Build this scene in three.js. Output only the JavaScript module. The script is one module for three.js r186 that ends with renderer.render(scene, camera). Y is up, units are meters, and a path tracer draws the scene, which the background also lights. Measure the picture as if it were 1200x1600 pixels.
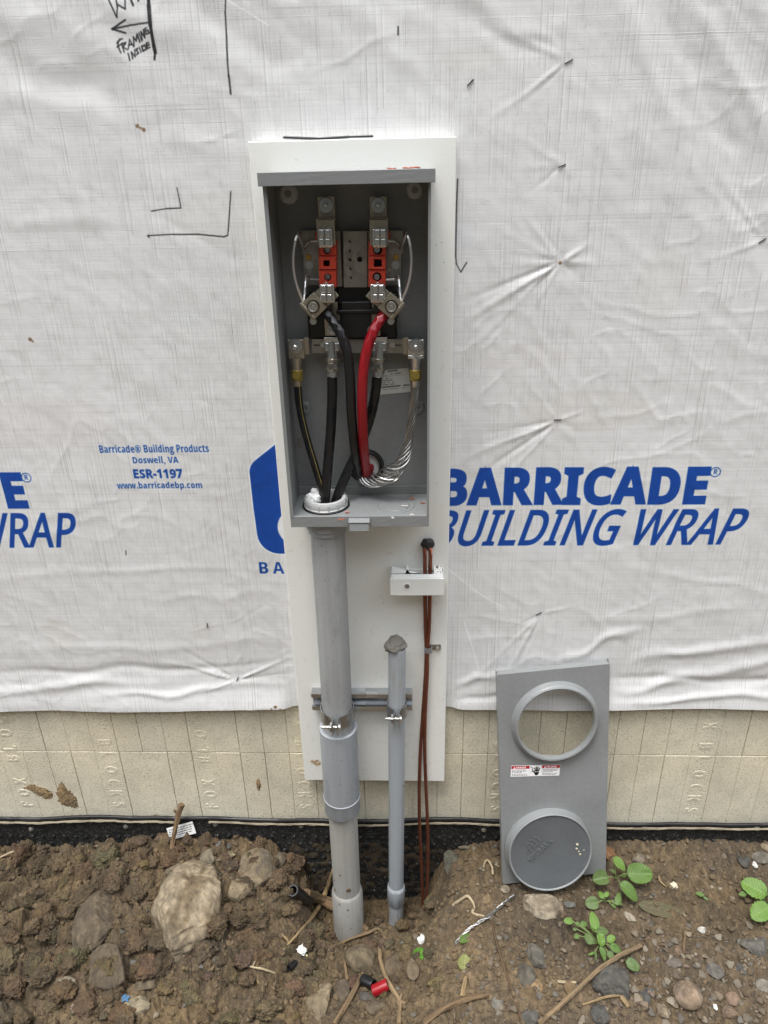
import * as THREE from 'three';
import { RoundedBoxGeometry } from 'three/addons/geometries/RoundedBoxGeometry.js';
import { TextGeometry } from 'three/addons/geometries/TextGeometry.js';
import { FontLoader } from 'three/addons/loaders/FontLoader.js';
import { mergeGeometries, mergeVertices, toCreasedNormals } from 'three/addons/utils/BufferGeometryUtils.js';

// ---------------------------------------------------------------- camera, sky, sun, exposure
const scene = new THREE.Scene();
const camera = new THREE.PerspectiveCamera(71.56, 768 / 1024, 0.05, 400);
camera.position.set(0, 1.5, 1.2);
camera.up.set(0.006, 0.90875, -0.41731);
camera.lookAt(-0.03734, 1.5 - 0.41682, 1.2 - 0.90822);
camera.updateMatrixWorld(true);

const renderer = new THREE.WebGLRenderer({ antialias: true });
renderer.setSize(768, 1024);
renderer.toneMapping = THREE.LinearToneMapping;
renderer.toneMappingExposure = 1.95;
renderer.outputColorSpace = THREE.SRGBColorSpace;
renderer.shadowMap.enabled = true;

// overcast sky: brightest overhead, a third of that at the horizon
{
  const w = 64, h = 32, d = new Float32Array(w * h * 4);
  for (let j = 0; j < h; j++) for (let i = 0; i < w; i++) {
    const el = ((j + 0.5) / h - 0.5) * Math.PI, s = Math.max(0, Math.sin(el));
    const L = 1.75 * (1 + 5 * s) / 6, k = (j * w + i) * 4;
    d[k] = L * 0.96; d[k + 1] = L; d[k + 2] = L * 1.065; d[k + 3] = 1;
  }
  const t = new THREE.DataTexture(d, w, h, THREE.RGBAFormat, THREE.FloatType);
  t.mapping = THREE.EquirectangularReflectionMapping; t.magFilter = THREE.LinearFilter; t.minFilter = THREE.LinearFilter; t.needsUpdate = true;
  scene.background = t; scene.environment = t;
}
const sun = new THREE.DirectionalLight(0xfffaf2, 1.5);
sun.position.set(-0.7, 5.2, 1.12); sun.target.position.set(0, 0.7, 0);
sun.castShadow = true; sun.shadow.radius = 40;
Object.assign(sun.shadow.camera, { left: -3, right: 3, top: 3, bottom: -3, near: 0.1, far: 12 });
sun.shadow.mapSize.set(2048, 2048);
scene.add(sun, sun.target);

// ---------------------------------------------------------------- helpers
const V = (x, y, z) => new THREE.Vector3(x, y, z);
function rng(seed) { let a = seed >>> 0; return () => { a = (a + 0x6D2B79F5) | 0; let t = Math.imul(a ^ (a >>> 15), 1 | a); t = (t + Math.imul(t ^ (t >>> 7), 61 | t)) ^ t; return ((t ^ (t >>> 14)) >>> 0) / 4294967296; }; }
const clamp = (v, a = 0, b = 1) => Math.min(b, Math.max(a, v));
const sstep = (a, b, v) => { const t = clamp((v - a) / (b - a)); return t * t * (3 - 2 * t); };
const mix = (a, b, t) => a + (b - a) * t;
function hash3(x, y, z) { let h = Math.imul(x, 374761393) + Math.imul(y, 668265263) + Math.imul(z, 2147483647 ^ 0x5bd1e995); h = Math.imul(h ^ (h >>> 13), 1274126177); return ((h ^ (h >>> 16)) >>> 0) / 4294967296; }
function noise2(x, y, s = 0) {
  const xi = Math.floor(x), yi = Math.floor(y), fx = x - xi, fy = y - yi, u = fx * fx * (3 - 2 * fx), v = fy * fy * (3 - 2 * fy);
  return mix(mix(hash3(xi, yi, s), hash3(xi + 1, yi, s), u), mix(hash3(xi, yi + 1, s), hash3(xi + 1, yi + 1, s), u), v) * 2 - 1;
}
function noise3(x, y, z) {
  const zi = Math.floor(z), f = z - zi, w = f * f * (3 - 2 * f);
  return mix(noise2(x, y, zi), noise2(x, y, zi + 1), w);
}
const fbm2 = (x, y, o, s = 0) => { let a = 0, k = 1, t = 0; for (let i = 0; i < o; i++) { a += k * noise2(x, y, s + i * 17); t += k; x *= 2.03; y *= 2.03; k *= 0.5; } return a / t; };
const fbm3 = (x, y, z, o) => { let a = 0, k = 1, t = 0; for (let i = 0; i < o; i++) { a += k * noise3(x, y, z); t += k; x *= 2.07; y *= 2.07; z *= 2.07; k *= 0.5; } return a / t; };
function worley(x, y, s = 0) {          // distance to the nearest and second point, and the cell's own number
  const xi = Math.floor(x), yi = Math.floor(y); let d1 = 9, d2 = 9, id = 0;
  for (let j = -1; j <= 1; j++) for (let i = -1; i <= 1; i++) {
    const cx = xi + i, cy = yi + j, px = cx + hash3(cx, cy, s), py = cy + hash3(cx, cy, s + 7), d = Math.hypot(px - x, py - y);
    if (d < d1) { d2 = d1; d1 = d; id = hash3(cx, cy, s + 3); } else if (d < d2) d2 = d;
  }
  return [d1, d2, id];
}
// tileable noise for textures
function tnoise(x, y, per, s) {
  const m = (v) => ((v % per) + per) % per, xi = Math.floor(x), yi = Math.floor(y), fx = x - xi, fy = y - yi, u = fx * fx * (3 - 2 * fx), v = fy * fy * (3 - 2 * fy);
  const a = m(xi), b = m(xi + 1), c = m(yi), d = m(yi + 1);
  return mix(mix(hash3(a, c, s), hash3(b, c, s), u), mix(hash3(a, d, s), hash3(b, d, s), u), v) * 2 - 1;
}
const tfbm = (u, v, per, o, s) => { let a = 0, k = 1, t = 0; for (let i = 0; i < o; i++) { a += k * tnoise(u * per, v * per, per, s + i * 31); t += k; per *= 2; k *= 0.5; } return a / t; };

// the camera's ray through a point of the photograph (1200 x 1600), to measure where things stand
const RAYO = camera.position.clone(), CM = camera.matrixWorld.elements, FL = 1110;
const AX = V(CM[0], CM[1], CM[2]), AY = V(CM[4], CM[5], CM[6]), AZ = V(CM[8], CM[9], CM[10]);
const ray = (px, py) => V(0, 0, 0).addScaledVector(AX, (px - 600) / FL).addScaledVector(AY, -(py - 800) / FL).addScaledVector(AZ, -1);
const at = (px, py, z = 0) => { const d = ray(px, py), t = (z - RAYO.z) / d.z; return RAYO.clone().addScaledVector(d, t); };
const depthOf = (p) => -p.clone().sub(RAYO).dot(AZ);
const mpp = (p) => depthOf(p) / FL;      // metres for one pixel of the photograph at p

const origins = new WeakMap(), names = new Map();
const numbered = (n) => { const k = names.get(n) || 0; names.set(n, k + 1); return k ? `${n}_${String(k).padStart(3, '0')}` : n; };
function tag(o, label, category, group, kind) { o.userData.label = label; o.userData.category = category; if (group) o.userData.group = group; if (kind) o.userData.kind = kind; return o; }
function flat(g) { const a = []; for (const q of Array.isArray(g) ? g.flat(3) : [g]) a.push(q); return a; }
function join(list) {
  const gs = flat(list).map((g) => { let q = g.index ? g.toNonIndexed() : g.clone(); for (const k of Object.keys(q.attributes)) if (!['position', 'normal', 'uv', 'color'].includes(k)) q.deleteAttribute(k); if (!q.attributes.uv) q.setAttribute('uv', new THREE.BufferAttribute(new Float32Array(q.attributes.position.count * 2), 2)); return q; });
  if (gs.length === 1) return gs[0];
  return mergeGeometries(gs, false);
}
function obj(name, geo, mat, parent) {    // one mesh from world-space geometries
  const list = flat(geo), g = list.length === 1 ? list[0] : join(list);
  const m = new THREE.Mesh(g, mat); m.castShadow = m.receiveShadow = true;
  if (parent) { m.name = name; const o = origins.get(parent); g.translate(-o.x, -o.y, -o.z); origins.set(m, o); parent.add(m); }
  else {
    m.name = numbered(name); g.computeBoundingBox(); const b = g.boundingBox, o = V((b.min.x + b.max.x) / 2, b.min.y, (b.min.z + b.max.z) / 2);
    g.translate(-o.x, -o.y, -o.z); m.position.copy(o); origins.set(m, o); scene.add(m);
  }
  return m;
}
function thing(name, label, category, o, group) {
  const g = new THREE.Group(); g.name = numbered(name); g.position.copy(o); origins.set(g, o.clone()); scene.add(g); tag(g, label, category, group); return g;
}
const M4 = () => new THREE.Matrix4();
function rbox(c, w, h, d, r = 0.001, rot = [0, 0, 0], seg = 2) {
  const g = new RoundedBoxGeometry(w, h, d, seg, Math.min(r, w * 0.49, h * 0.49, d * 0.49));
  g.applyMatrix4(M4().makeRotationFromEuler(new THREE.Euler(...rot))); g.translate(c.x, c.y, c.z); return g;
}
const span = (x0, x1, y0, y1, z0, z1, r = 0.001) => rbox(V((x0 + x1) / 2, (y0 + y1) / 2, (z0 + z1) / 2), Math.abs(x1 - x0), Math.abs(y1 - y0), Math.abs(z1 - z0), r);
function along(g, a, b) { const d = b.clone().sub(a).normalize(); g.applyQuaternion(new THREE.Quaternion().setFromUnitVectors(V(0, 1, 0), d)); g.translate(a.x, a.y, a.z); return g; }
function cyl(a, b, r0, r1 = r0, seg = 24) { const L = a.distanceTo(b), g = new THREE.CylinderGeometry(r1, r0, L, seg); g.translate(0, L / 2, 0); return along(g, a, b); }
function lathe(profile, a, b, seg = 40) { const g = new THREE.LatheGeometry(profile.map(([r, y]) => new THREE.Vector2(Math.max(r, 0.00001), y)), seg); return along(toCreasedNormals(g, 0.6), a, b); }
const hexnut = (c, dir, r, h) => cyl(c, c.clone().addScaledVector(dir, h), r, r * 0.96, 6);
function tubeOn(pts, rad, seg = 60, sides = 12, bump = 0, seed = 1) {     // a tube whose radius may change along it, with closed ends
  const curve = new THREE.CatmullRomCurve3(pts, false, 'centripetal'), fr = curve.computeFrenetFrames(seg, false), pos = [], uv = [], idx = [];
  const L = curve.getLength();
  for (let i = 0; i <= seg; i++) {
    const t = i / seg, p = curve.getPointAt(t), R = typeof rad === 'function' ? rad(t) : rad;
    for (let j = 0; j <= sides; j++) {
      const a = (j % sides) / sides * Math.PI * 2, rr = R * (1 + bump * noise3(Math.cos(a) * 1.7 + seed * 9, Math.sin(a) * 1.7, t * L / R * 0.3));
      const q = p.clone().addScaledVector(fr.normals[i], Math.cos(a) * rr).addScaledVector(fr.binormals[i], Math.sin(a) * rr);
      pos.push(q.x, q.y, q.z); uv.push(j / sides, t * L * 4);
    }
  }
  const row = sides + 1;
  for (let i = 0; i < seg; i++) for (let j = 0; j < sides; j++) { const a = i * row + j, b = a + row; idx.push(a, a + 1, b, b, a + 1, b + 1); }
  for (const [i, flip] of [[0, 1], [seg, 0]]) {
    const p = curve.getPointAt(i / seg), c = pos.length / 3; pos.push(p.x, p.y, p.z); uv.push(0, 0);
    for (let j = 0; j < sides; j++) { const a = i * row + j; flip ? idx.push(c, a + 1, a) : idx.push(c, a, a + 1); }
  }
  const g = new THREE.BufferGeometry(); g.setAttribute('position', new THREE.Float32BufferAttribute(pos, 3)); g.setAttribute('uv', new THREE.Float32BufferAttribute(uv, 2)); g.setIndex(idx);
  return toCreasedNormals(g, 0.9);
}
function strands(pts, n, R, r, twist, seg = 90, open = () => 0, sides = 6) {          // wires laid round a common path
  const curve = new THREE.CatmullRomCurve3(pts, false, 'centripetal'), fr = curve.computeFrenetFrames(seg, false), out = [], L = curve.getLength();
  for (let k = 0; k < n; k++) {
    const q = [];
    for (let i = 0; i <= seg; i++) {
      const t = i / seg, a = k / n * Math.PI * 2 + twist * t * L, o = open(t), rr = R * (1 + o * (0.5 + 0.9 * hash3(k, 3, 9)));
      q.push(curve.getPointAt(t).addScaledVector(fr.normals[i], Math.cos(a) * rr).addScaledVector(fr.binormals[i], Math.sin(a) * rr));
    }
    out.push(tubeOn(q, r, seg, sides));
  }
  return out;
}
function extrude(shape, depth, bevel = 0.0006, curveSegments = 20) {
  return new THREE.ExtrudeGeometry(shape, { depth: depth - 2 * bevel, bevelEnabled: bevel > 0, bevelThickness: bevel, bevelSize: bevel, bevelOffset: -bevel, bevelSegments: 2, curveSegments }).translate(0, 0, bevel);
}
function poly(pts, holes = []) {
  const s = new THREE.Shape(pts.map(([x, y]) => new THREE.Vector2(x, y)));
  for (const h of holes) { const p = new THREE.Path(); if (h.length === 3) p.absarc(h[0], h[1], h[2], 0, Math.PI * 2, true); else p.setFromPoints(h.map(([x, y]) => new THREE.Vector2(x, y))); s.holes.push(p); }
  return s;
}

// ---------------------------------------------------------------- textures
const clampByte = (v) => clamp(Math.round(v), 0, 255);
function dataTex(n, fn, srgb = true, m = n) {
  const d = new Uint8Array(n * m * 4);
  for (let j = 0; j < m; j++) for (let i = 0; i < n; i++) { const c = fn(i / n, j / m, i, j), k = (j * n + i) * 4; if (typeof c === 'number') d[k] = d[k + 1] = d[k + 2] = clampByte(c); else { d[k] = clampByte(c[0]); d[k + 1] = clampByte(c[1]); d[k + 2] = clampByte(c[2]); } d[k + 3] = 255; }
  const t = new THREE.DataTexture(d, n, m, THREE.RGBAFormat); t.magFilter = THREE.LinearFilter; t.minFilter = THREE.LinearMipmapLinearFilter; t.generateMipmaps = true;
  t.wrapS = t.wrapT = THREE.RepeatWrapping; if (srgb) t.colorSpace = THREE.SRGBColorSpace; t.needsUpdate = true; return t;
}
const rep = (t, x, y = x) => { const c = t.clone(); c.repeat.set(x, y); c.needsUpdate = true; return c; };
function canvasTex(w, h, draw) {
  const c = document.createElement('canvas'); c.width = w; c.height = h; draw(c.getContext('2d'), w, h);
  const t = new THREE.CanvasTexture(c); t.colorSpace = THREE.SRGBColorSpace; t.magFilter = THREE.LinearFilter; t.wrapS = t.wrapT = THREE.RepeatWrapping; return t;
}
const std = (o) => new THREE.MeshStandardMaterial(o);
const lin = (r, g, b) => new THREE.Color().setRGB(r, g, b);
function planarUV(g, fx, fy) { const p = g.attributes.position, uv = new Float32Array(p.count * 2); for (let i = 0; i < p.count; i++) { uv[i * 2] = fx(p.getX(i), p.getY(i), p.getZ(i)); uv[i * 2 + 1] = fy(p.getX(i), p.getY(i), p.getZ(i)); } g.setAttribute('uv', new THREE.BufferAttribute(uv, 2)); return g; }
const font = await new FontLoader().loadAsync('fonts/droid/droid_sans_bold.typeface.json');

// ---------------------------------------------------------------- foundation wall of scored foam blocks
const foamC = dataTex(1024, (u, v) => {
  const w = worley(u * 150, v * 150, 5), n = tfbm(u, v, 6, 4, 3), pit = hash3(Math.floor(u * 330), Math.floor(v * 330), 11), big = tfbm(u, v, 3, 2, 77);
  let k = 1 + 0.05 * n + 0.045 * (w[2] - 0.5) - 0.05 * sstep(0.35, 0.7, w[0]); if (pit > 0.95) k *= 0.87; if (pit > 0.988) k *= 0.78; k *= 1 + 0.05 * tfbm(u, v, 14, 3, 79);
  return [222 * k + 4 * big, 214 * k + 1.5 * big, 192 * k - 3 * big];
});
const foamB = dataTex(1024, (u, v) => { const w = worley(u * 150, v * 150, 5), pit = hash3(Math.floor(u * 330), Math.floor(v * 330), 11); return 150 - 70 * sstep(0.3, 0.75, w[0]) + 25 * tfbm(u, v, 24, 3, 8) - (pit > 0.965 ? 90 : 0); }, false);
const foamM = std({ map: foamC, bumpMap: foamB, bumpScale: 0.0012, roughness: 0.95 });
const foamUV = (g) => planarUV(g, (x) => x / 0.5, (x, y) => y / 0.5);
const slabM = std({ color: lin(0.62, 0.58, 0.49), roughness: 1 });

const wall = thing('foundation_wall', 'tan foam block foundation wall with scored grid and raised lettering', 'wall', V(0, -0.4, -0.03));
obj('backing_slab', [span(-2.4, 2.4, -0.4, 0.8, -0.25, -0.0085, 0.001), span(-2.4, 2.4, 0.801, 2.9, -0.25, -0.022, 0.001)], slabM, wall);
const cols = [163, 312].map((px, i) => at(px, i ? 1140 : 1160, -0.004).x), letter0 = cols[0], pitch = cols[1] - cols[0], sw = pitch / 4;
{
  const r = rng(5);
  for (let k = -34; k < 44; k++) {
    const xc = letter0 + k * sw; if (xc < -2.35 || xc > 2.35) continue;
    const faint = (k % 4 + 4) % 4 === 0 ? 0.0004 : 0.0008;
    for (const [y0, y1] of [[-0.398, 0.3585], [0.3605, 0.66]]) {
      const dz = -0.0042 + (r() - 0.5) * 0.0007, dx = (r() - 0.5) * 0.001;
      obj('foam_strip', foamUV(rbox(V(xc + dx, (y0 + y1) / 2, dz - 0.002), sw - faint, y1 - y0, 0.004, 0.0009, [0, 0, 0], 1)), foamM, wall);
    }
  }
  // raised lettering, one column up, the next one down
  const place = (ch, x, y, up) => {
    const g = new TextGeometry(ch, { font, size: 0.027, depth: 0.0007, curveSegments: 5, bevelEnabled: true, bevelThickness: 0.0005, bevelSize: 0.0010, bevelSegments: 2 });
    g.computeBoundingBox(); const b = g.boundingBox; g.translate(-(b.min.x + b.max.x) / 2, -(b.min.y + b.max.y) / 2, 0); g.scale(0.8, 1, 1);
    g.rotateZ(up ? Math.PI / 2 : -Math.PI / 2); g.translate(x, y, -0.0046); obj('embossed_letter', foamUV(g), foamM, wall);
  };
  const yy = (py) => at(312, py, -0.004).y;
  for (let k = -6; k <= 8; k++) {
    const x = letter0 + k * pitch;
    if (((k % 2) + 2) % 2) [['F', 1259], ['O', 1241], ['X', 1223], ['B', 1187], ['L', 1171], ['O', 1147], ['C', 1127], ['K', 1108]].forEach(([c, py]) => place(c, x, yy(py), true));
    else [['B', 1161], ['L', 1180], ['O', 1204], ['C', 1224], ['K', 1241], ['S', 1259], ['X', 1130], ['O', 1111]].forEach(([c, py]) => place(c, x, yy(py), false));
  }
}
tag(wall, 'tan foam block foundation wall with scored grid and raised lettering', 'wall');

// ---------------------------------------------------------------- building wrap
const WX0 = -1.243, WY0 = 0.45, WS = 2.486, WN = 2048;
const cpx = (x, y) => [(x - WX0) / WS * WN, (1 - (y - WY0) / WS) * WN];
const wp = (px, py) => { const p = at(px, py, 0.001); return cpx(p.x, p.y); };
const wrapC = canvasTex(WN, WN, (c) => {
  c.fillStyle = 'rgb(227,227,227)'; c.fillRect(0, 0, WN, WN);
  const r = rng(77);
  for (let y = 0; y < WN; y += 3) { c.fillStyle = `rgba(${r() < 0.5 ? '170,168,166' : '246,246,246'},${0.05 + 0.12 * r()})`; c.fillRect(0, y + Math.floor(r() * 2), WN, 1); }   // ribs of the weave
  for (let i = 0; i < 3200; i++) {               // doubled tapes of the woven sheet, relief shading painted as dark and light lines
    const x = r() * WN, y = r() * WN, L = 25 + 150 * r() * r() + 20, n = 1 + Math.floor(r() * 2.2), gap = 4.5 + 4 * r(), a = 0.10 + 0.34 * r() * r();
    for (let k = 0; k < n; k++) { const xx = x + k * gap, y0 = y + r() * 16, y1 = y + L + r() * 26; c.lineWidth = 0.9; c.strokeStyle = `rgba(140,138,137,${a})`; c.beginPath(); c.moveTo(xx, y0); c.lineTo(xx + 0.3, y1); c.stroke(); c.strokeStyle = `rgba(252,252,252,${a * 1.7})`; c.beginPath(); c.moveTo(xx + 1.5, y0); c.lineTo(xx + 1.8, y1); c.stroke(); }
  }
  for (let i = 0; i < 420; i++) { const x = r() * WN, y = r() * WN, L = 40 + r() * 300; c.strokeStyle = r() < 0.5 ? `rgba(150,148,146,${0.08 + 0.14 * r()})` : `rgba(250,250,250,${0.3 * r()})`; c.lineWidth = 0.9; c.beginPath(); c.moveTo(x, y); c.lineTo(x + L, y + (r() - 0.5)); c.stroke(); }
  for (let i = 0; i < 9000; i++) { c.fillStyle = r() < 0.6 ? 'rgba(252,252,252,0.35)' : 'rgba(150,148,146,0.25)'; c.fillRect(r() * WN, r() * WN, 1.2 + r(), 1.2 + r()); }
  for (let i = 0; i < 60; i++) { const x = r() * WN, y = r() * WN; c.fillStyle = `rgba(${[[205, 190, 175], [190, 200, 220], [210, 200, 190]][i % 3].join(',')},0.10)`; c.beginPath(); c.ellipse(x, y, 20 + 80 * r(), 10 + 40 * r(), 0, 0, 7); c.fill(); }
  const blue = 'rgb(8,70,160)';
  c.fillStyle = blue; c.textBaseline = 'alphabetic';
  // text fitted between two measured corners: left-bottom and right-top in metres
  const fit = (s, x0, y0, x1, y1, weight, skew, stretch) => {
    const [a, b] = cpx(x0, y0), [e, f] = cpx(x1, y1), H = b - f; c.save(); c.font = `${weight} 200px sans-serif`;
    const m = c.measureText(s), cap = 143; c.translate(a, b); c.transform(1, 0, skew, 1, 0, 0); c.scale((e - a) / m.width, H / cap); c.fillText(s, 0, 0);
    if (stretch) { c.strokeStyle = blue; c.lineWidth = stretch; c.lineJoin = 'miter'; c.strokeText(s, 0, 0); } c.restore();
  };
  const T = at(900, 731, 0).y, B = at(900, 786, 0).y, T2 = at(900, 797, 0).y, B2 = at(900, 850, 0).y, R1 = at(1108, 760, 0).x, L1 = at(683, 760, 0).x, R2 = at(1171, 822, 0).x, L2 = at(672, 822, 0).x;
  for (const o of [0, -1.252]) {
    fit('BARRICADE', L1 + o, B, R1 + o, T, 'bold', 0, 11);
    fit('BUILDING WRAP', L2 + o - 0.006, B2, R2 + o - 0.018, T2, 'normal', -0.27, 7);
    const [x, y] = cpx(at(1117, 737, 0).x + o, at(1117, 737, 0).y); c.strokeStyle = blue; c.lineWidth = 1.3; c.beginPath(); c.arc(x, y, 7.2, 0, 7); c.stroke(); c.font = 'bold 10px sans-serif'; c.fillText('R', x - 3.3, y + 3.6);
    // address block
    const q = (s, px0, px1, pyT, pyB, wgt, st) => fit(s, at(px0, pyB, 0).x + 1.243 * (o ? -1 : 0), at((px0 + px1) / 2, pyB, 0).y, at(px1, pyB, 0).x + 1.243 * (o ? -1 : 0), at((px0 + px1) / 2, pyT, 0).y, wgt, 0, st);
    for (const e of [0, 1]) { if (e && o) continue;
      const sh = e * 1.243; c.save(); c.translate(sh / WS * WN, 0);
      q('Barricade® Building Products', 156, 328, 695, 706, 'bold', 0); q('Doswell, VA', 208, 280, 713, 723, 'bold', 0); q('ESR-1197', 209, 287, 732, 746, 'bold', 8); q('www.barricadebp.com', 184, 318, 752, 762, 'bold', 0); c.restore(); }
    // house emblem
    const X = (px) => px; c.save(); c.translate(o / WS * WN, 0); c.fillStyle = blue; c.strokeStyle = 'rgb(240,242,246)'; c.lineWidth = 4;
    const pts = [wp(389, 727), wp(440, 686), wp(520, 632), wp(640, 700), wp(646, 860), wp(406, 865)];
    c.beginPath(); const s0 = wp(396, 790); c.moveTo(...s0); for (let i = 0; i < pts.length; i++) { const a = pts[i], b = pts[(i + 1) % pts.length]; c.arcTo(a[0], a[1], b[0], b[1], i === 0 ? 26 : i === 5 ? 34 : 20); } c.closePath(); c.stroke(); c.fill();
    c.fillStyle = 'rgb(232,233,235)'; const wc = wp(466, 824); c.beginPath(); c.arc(wc[0], wc[1], 32, 0, 7); c.fill();
    c.fillStyle = blue; c.font = 'bold 28px sans-serif'; const tx = wp(404, 896); 'BARRICADE'.split('').forEach((ch, i) => c.fillText(ch, tx[0] + i * 24, tx[1])); c.restore();
    c.fillStyle = blue;
  }
  // felt pen marks and other dark lines
  const pen = (pts, w, col = 'rgba(28,27,30,0.93)') => { c.strokeStyle = col; c.lineCap = 'round'; c.lineJoin = 'round'; for (let i = 0; i + 1 < pts.length; i++) { c.lineWidth = w * (0.8 + 0.4 * r()); c.beginPath(); c.moveTo(...wp(...pts[i])); c.lineTo(...wp(...pts[i + 1])); c.stroke(); } };
  pen([[231, -30], [233, 10], [236, 40], [241, 72], [243, 82]], 4.2); pen([[243, 80], [242, 93]], 2.2);
  pen([[354, -20], [352, 20], [354, 55], [356, 95], [358, 120]], 1.5); pen([[358, 118], [361, 147]], 2);
  pen([[233, 36], [205, 40], [176, 46], [197, 32]], 1.7); pen([[176, 46], [197, 52]], 1.8);
  pen([[171, 0], [184, 28], [185, 12], [180, -12]], 1.6); pen([[185, 8], [197, 15], [196, -10]], 1.6); pen([[203, -6], [209, 9]], 2.2); pen([[216, -1], [217, 2]], 2.2);
  const stroke = (list) => list.forEach((l) => pen(l, 1.5));
  // FRAMING / INSIDE in capitals, climbing to the right
  stroke([[[185, 66], [186, 74], [190, 83]], [[184, 68], [188, 62], [192, 61]], [[184, 74], [193, 68]], [[191, 69], [195, 82]], [[191, 69], [197, 67], [193, 74], [200, 78]], [[201, 77], [203, 62], [209, 73]], [[202, 71], [207, 69]], [[210, 73], [209, 58], [213, 64], [215, 54], [219, 66]], [[218, 52], [222, 64]], [[223, 63], [221, 50], [227, 59], [225, 47]], [[230, 44], [227, 46], [229, 54], [234, 52], [232, 48], [228, 49]],
    [[201, 84], [204, 95]], [[208, 92], [206, 82], [212, 89], [211, 78]], [[216, 76], [213, 78], [217, 83], [214, 86]], [[218, 74], [221, 82]], [[222, 73], [224, 80], [229, 77], [227, 71], [222, 73]], [[233, 67], [229, 68], [231, 76], [235, 74]], [[230, 72], [234, 70]]]);
  pen([[277, 293], [281, 312], [283, 325], [260, 326], [237, 330]], 1.2); pen([[361, 299], [359, 330], [357, 360], [356, 368], [350, 370], [310, 366], [270, 366], [233, 368]], 1.3); pen([[232, 368], [233, 370]], 2);
  pen([[715, 280], [713, 330], [712, 400], [713, 412], [720, 425], [729, 410]], 1.3);
  pen([[444, 215], [500, 217], [545, 214], [582, 213]], 2.2); pen([[622, 42], [622, 55]], 2); pen([[197, 860], [197, 867]], 1.4);  // first stroke: dark line along the top edge of the board
  c.fillStyle = 'rgba(122,92,64,0.85)'; for (const [px, py, R] of [[215, 197, 2.4], [225, 203, 2.4], [220, 200, 1.6], [48, 530, 2.6], [52, 533, 1.6], [875, 411, 2.2], [432, 1098, 3], [440, 1102, 2.4], [426, 1101, 2]]) { c.beginPath(); c.arc(...wp(px, py), R, 0, 7); c.fill(); }
  // scuffs
  for (const s of [[[700, 888], [740, 920], [762, 935]], [[762, 935], [790, 950]], [[725, 970], [738, 1010], [748, 1045]], [[355, 0], [385, 18], [420, 40]]]) pen(s, 1.5, 'rgba(252,252,252,0.8)');
});
const wrapB = (() => {
  const n = 2048, d = new Float32Array(n * n).fill(120), r = rng(991);
  const put = (x, y, v) => { const i = ((x % n) + n) % n, j = ((y % n) + n) % n; d[j * n + i] += v; };
  for (let j = 0; j < n; j++) { const a = 9 * Math.sin(j * 1.9) + 10 * (hash3(j, 1, 4) - 0.5); for (let i = 0; i < n; i++) d[j * n + i] += a * (0.6 + 0.4 * hash3(i >> 5, j >> 4, 2)) + 9 * (hash3(i, j, 8) - 0.5) + (hash3(i >> 1, j >> 1, 18) > 0.985 ? 38 : 0); }
  for (let i = 0; i < 3000; i++) { const x = Math.floor(r() * n), y = Math.floor(r() * n), L = 40 + Math.floor(r() * 190), v = (r() < 0.55 ? -1 : 1) * (40 + 50 * r()), two = r() < 0.5; for (let k = 0; k < L; k++) { const f = Math.min(1, k / 12, (L - k) / 12), o = Math.round(k * 0.008); put(x + o, y + k, v * f); put(x + 1 + o, y + k, v * f * 0.8); put(x + 2 + o, y + k, -v * f * 0.7); if (two) { put(x + 6 + o, y + k, v * f * 0.9); put(x + 7 + o, y + k, -v * f * 0.4); } } }
  for (let i = 0; i < 900; i++) { const x = Math.floor(r() * n), y = Math.floor(r() * n), L = 60 + Math.floor(r() * 420), v = (r() < 0.5 ? -1 : 1) * (12 + 22 * r()); for (let k = 0; k < L; k++) put(x + k, y, v * Math.min(1, k / 20, (L - k) / 20)); }
  for (const py of [345, 395, 604, 455, 300]) { const y = Math.round((1 - (at(950, py, 0).y - WY0) / WS * 2 % 1) * n); for (let k = 0; k < n; k++) { put(k, y, -32); put(k, y + 1, 22); } }
  const row = n * 4, out = new Uint8Array(n * row); for (let j = 0; j < n; j++) for (let i = 0; i < n; i++) { const v = clampByte(d[(n - 1 - j) * n + i]), k = j * row + i * 4; out[k] = out[k + 1] = out[k + 2] = v; out[k + 3] = 255; }
  const t = new THREE.DataTexture(out, n, n, THREE.RGBAFormat); t.magFilter = THREE.LinearFilter; t.wrapS = t.wrapT = THREE.RepeatWrapping; t.needsUpdate = true; return t;
})();
const wrapM = std({ map: wrapC, bumpMap: rep(wrapB, 2), bumpScale: 0.0009, roughness: 0.5 });
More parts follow.
